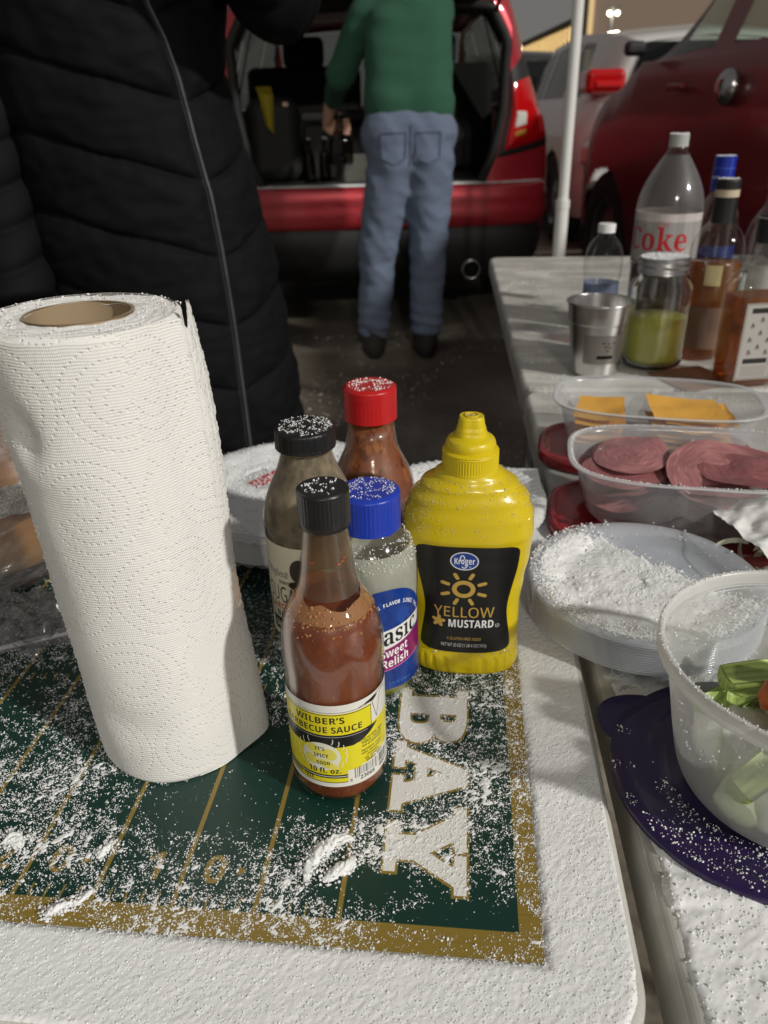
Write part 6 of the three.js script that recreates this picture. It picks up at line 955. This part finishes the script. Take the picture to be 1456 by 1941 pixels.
function parkedCar(name, label, category, pos, turn, spec, paint, glass, lights = true) {
  const t = thing(name, label, category, pos, turn), s = carShape(spec);
  const cy = (v) => { const r = s.roofAt(-0.3); return [0.001, lerp(0.45, r - 0.10, clamp(v / 8))]; };
  const rearOut = (v) => { const [x, y] = s.section(v, -s.rearIn); return [x * 0.80 * (v < 8 ? 1 : 0), lerp(y, 0.9, 0.10)]; };
  const [r, l] = carShell(s, rearOut, [...spec.wins, [6.3, 8.01, spec.screen[0], spec.screen[1]]], spec.arches);
  part(t, 'body_panel', r, paint); part(t, 'body_panel', l, paint);
  for (const side of [1, -1]) for (const [v0, v1, z0, z1, sl] of spec.wins) part(t, 'side_window', pick(s, v0, v1, z0, z1, -0.004, side, sl), glass);
  part(t, 'windscreen', grid(24, 12, (u, v) => { const V = 6.3 + 1.7 * (1 - Math.abs(2 * u - 1)), z = lerp(spec.screen[0], spec.screen[1], v), [x, y] = s.section(V, z); return [Math.sign(u - 0.5) * x, y, z]; }), glass);
  // rear panel closes the shell: red or white sheet with its window set in
  const back = (y0, y1, dz, k = 1) => grid(30, 16, (u, v) => { const V = lerp(y0, y1, v), [x, y] = rearOut(V); return [(2 * u - 1) * x * k, y, dz - 0.03 * (2 * u - 1) ** 2]; });
  part(t, 'tailgate', back(0, 7.6, 0.012), paint); part(t, 'rear_window', back(5.0, 6.9, 0.030, 0.94), phys([0.012, 0.013, 0.014], 0.06));
  part(t, 'rear_bumper', new RoundedBoxGeometry(spec.w * 1.86, 0.26, 0.22, 4, 0.08).translate(0, 0.50, 0.02), paint);
  for (const side of [1, -1]) {
    const tl = part(t, 'tail_light', new RoundedBoxGeometry(0.30, 0.17, 0.30, 4, 0.05).translate(side * (spec.w - 0.16), spec.belt + 0.13, -0.10), redLens);
    part(tl, 'lens_strip', new RoundedBoxGeometry(0.20, 0.04, 0.02, 3, 0.008).translate(side * (spec.w - 0.18), spec.belt + 0.11, 0.055), phys([0.6, 0.02, 0.02], 0.1, { clearcoat: 1 }));
    const mz = spec.mirror; part(t, 'door_mirror', new RoundedBoxGeometry(0.11, 0.07, 0.06, 4, 0.026).translate(side * (spec.w + 0.03), spec.belt + 0.07, mz), spec.mirrorLook ?? paint);
    for (const hz of spec.handles ?? []) part(t, 'door_handle', new RoundedBoxGeometry(0.035, 0.03, 0.17, 3, 0.012).translate(side * (spec.w + 0.012), spec.belt - 0.12, hz), spec.handleLook ?? paint);
    for (const az of spec.arches) { wheel(t, side * (spec.w - 0.13), az, 0.37); }
    part(t, 'head_light', new RoundedBoxGeometry(0.34, 0.16, 0.22, 4, 0.05).translate(side * (spec.w - 0.26), 0.80, -spec.len + 0.16), clearLens);
  }
  part(t, 'front_bumper', new RoundedBoxGeometry(spec.w * 1.68, 0.34, 0.30, 4, 0.10).translate(0, 0.46, -spec.len + 0.08), paint); part(t, 'grille', box(spec.w * 1.0, 0.18, 0.04, 0, 0.72, -spec.len - 0.01, 0.01), trim);
  part(t, 'underbody', box(spec.w * 1.7, 0.2, spec.len - 0.6, 0, 0.36, -spec.len / 2), underside);
  part(t, 'seat_row', merge(box(1.3, 0.6, 0.16, 0, 0.95, -1.5, 0.04), box(0.5, 0.75, 0.16, 0.38, 1.0, -2.35, 0.05), box(0.5, 0.75, 0.16, -0.38, 1.0, -2.35, 0.05)), trim);
  return t;
}
const chrome = std([0.5, 0.5, 0.5], 0.2, { metalness: 1 });
{
  const len = 4.70;
  const t = parkedCar('dark_red_suv', 'dark wine red sport utility vehicle parked behind the drinks', 'car', [2.62, 0, -1.2], 0.08, { w: 0.95, belt: 1.275, len, rearIn: 0.28, roof: [[0, 1.68], [0.8, 1.76], [2.45, 1.79], [2.95, 1.75], [3.72, 1.275], [3.95, 1.19], [4.45, 1.08], [4.7, 0.88]], wins: [[5.1, 5.95, -0.55, -1.45, [0.15, 0]], [5.1, 5.95, -1.65, -2.72], [5.1, 5.95, -2.90, -3.62, [0, 0.66]]], screen: [-3.02, -3.66], arches: [-0.95, -3.88], mirror: -3.52, handles: [-1.95, -3.0], mirrorLook: trim, handleLook: wineLook }, wineLook, pane([0.72, 0.78, 0.72], 0.06));
  part(t, 'fuel_door', new THREE.SphereGeometry(1, 32, 20).scale(0.05, 0.070, 0.065).translate(-0.955, 1.14, -2.50), chrome, 'round chrome fuel door');
}
parkedCar('white_suv', 'white sport utility vehicle seen from the rear beyond the wine red one', 'car', [2.50, 0, -6.55], 0.0, { w: 0.93, belt: 1.12, len: 4.6, rearIn: 0.30, roof: [[0, 1.52], [0.5, 1.62], [1.5, 1.67], [2.5, 1.63], [3.4, 1.10], [4.3, 0.98], [4.6, 0.78]], wins: [[5.1, 5.95, -0.48, -1.05, [0.2, 0]], [5.1, 5.95, -1.12, -2.0], [5.1, 5.95, -2.07, -3.05, [0, 0.6]]], screen: [-2.6, -3.3], arches: [-0.95, -3.7], mirror: -2.8 }, phys([0.60, 0.60, 0.58], 0.3, { clearcoat: 1 }), tint);
parkedCar('grey_suv', 'dark grey car parked far behind between the red and white cars', 'car', [2.12, 0, -12.2], 0.0, { w: 0.95, belt: 1.2, len: 4.6, rearIn: 0.30, roof: [[0, 1.72], [0.5, 1.80], [1.5, 1.85], [2.5, 1.8], [3.4, 1.20], [4.3, 1.05], [4.6, 0.8]], wins: [[5.1, 5.95, -0.48, -1.05, [0.2, 0]], [5.1, 5.95, -1.12, -2.0], [5.1, 5.95, -2.07, -3.05, [0, 0.6]]], screen: [-2.6, -3.3], arches: [-0.95, -3.7], mirror: -2.8 }, phys([0.035, 0.035, 0.037], 0.35, { clearcoat: 1 }), tint);

// ---------------------------------------------------------------- lit building beyond the lot
{
  const gold = std([0.5, 0.36, 0.16], 0.6, { emissive: rgb(1.0, 0.66, 0.26), emissiveIntensity: 2.2 });
  const brown = std([0.30, 0.225, 0.175], 0.9), darkWall = std([0.06, 0.055, 0.05], 0.9);
  const b = thing('stadium_building', 'brown stadium building with a row of lit golden fins', 'building', [18.3, 0, -76], 0);
  part(b, 'main_wall', box(60, 30, 4, 30.2, 15, -2), brown); part(b, 'wing_wall', box(3, 5.9, 90, 2.0, 2.95, -49), darkWall); part(b, 'wing_roof', box(3.4, 0.3, 90, 2.0, 8.35, -49), darkWall); part(b, 'wing_upper', box(2.4, 2.3, 90, 2.2, 7.1, -49), darkWall);
  for (let k = 0; k < 44; k++) part(b, 'light_fin', box(0.05, 2.1, 0.38, 0.95, 7.05, -5 - k * 1.75), gold);
  part(b, 'light_strip', box(0.4, 16, 0.25, 0.0, 9.0, 0.15), std([0.5, 0.36, 0.16], 0.6, { emissive: rgb(1.0, 0.72, 0.36), emissiveIntensity: 0.5 }));
  const p = atDepth(1163, 25, -52), l = thing('lot_lamp', 'twin headed lot lamp shining above the white car', 'street lamp', [p.x, 0, p.z], 0);
  part(l, 'mast', new THREE.CylinderGeometry(0.09, 0.13, p.y + 0.4, 20).translate(0, (p.y + 0.4) / 2, -0.3), steelGrey); part(l, 'cross_arm', box(0.9, 0.08, 0.08, 0, p.y + 0.36, -0.25), trim);
  for (const s of [-1, 1]) { part(l, 'lamp_head', new THREE.SphereGeometry(0.12, 20, 14).scale(1, 1, 0.7).translate(s * 0.23, p.y, 0), std([1, 1, 1], 0.4, { emissive: rgb(1, 0.95, 0.66), emissiveIntensity: 5 })); const q = new THREE.PointLight(rgb(1, 0.94, 0.7), 4); q.position.set(p.x + s * 0.23, p.y, p.z + 0.4); q.castShadow = true; q.shadow.radius = 8; scene.add(q); }
}
{ // second mast, across the lot behind the tables: its heads show as glints on the paint and glass
  const p = [1.5, 10, 22], l = thing('lot_lamp', 'tall lot lamp lighting the tables from across the parking lot', 'street lamp', [p[0], 0, p[2]], 0);
  part(l, 'mast', new THREE.CylinderGeometry(0.09, 0.14, p[1] + 0.5, 20).translate(0, (p[1] + 0.5) / 2, 0.5), steelGrey); part(l, 'cross_arm', box(1.6, 0.1, 0.1, 0, p[1] + 0.4, 0.4), trim);
  for (const s of [-1, 1]) {
    part(l, 'lamp_head', new THREE.SphereGeometry(0.24, 24, 16).scale(1, 0.7, 1).translate(s * 0.6, p[1], 0), std([1, 1, 1], 0.4, { emissive: rgb(1, 0.95, 0.82), emissiveIntensity: 60 }));
    const q = new THREE.PointLight(rgb(1, 0.95, 0.85), 200); q.position.set(p[0] + s * 0.6, p[1] - 0.05, p[2] - 0.4); q.castShadow = true; q.shadow.radius = 12; scene.add(q);
  }
}
renderer.render(scene, camera);
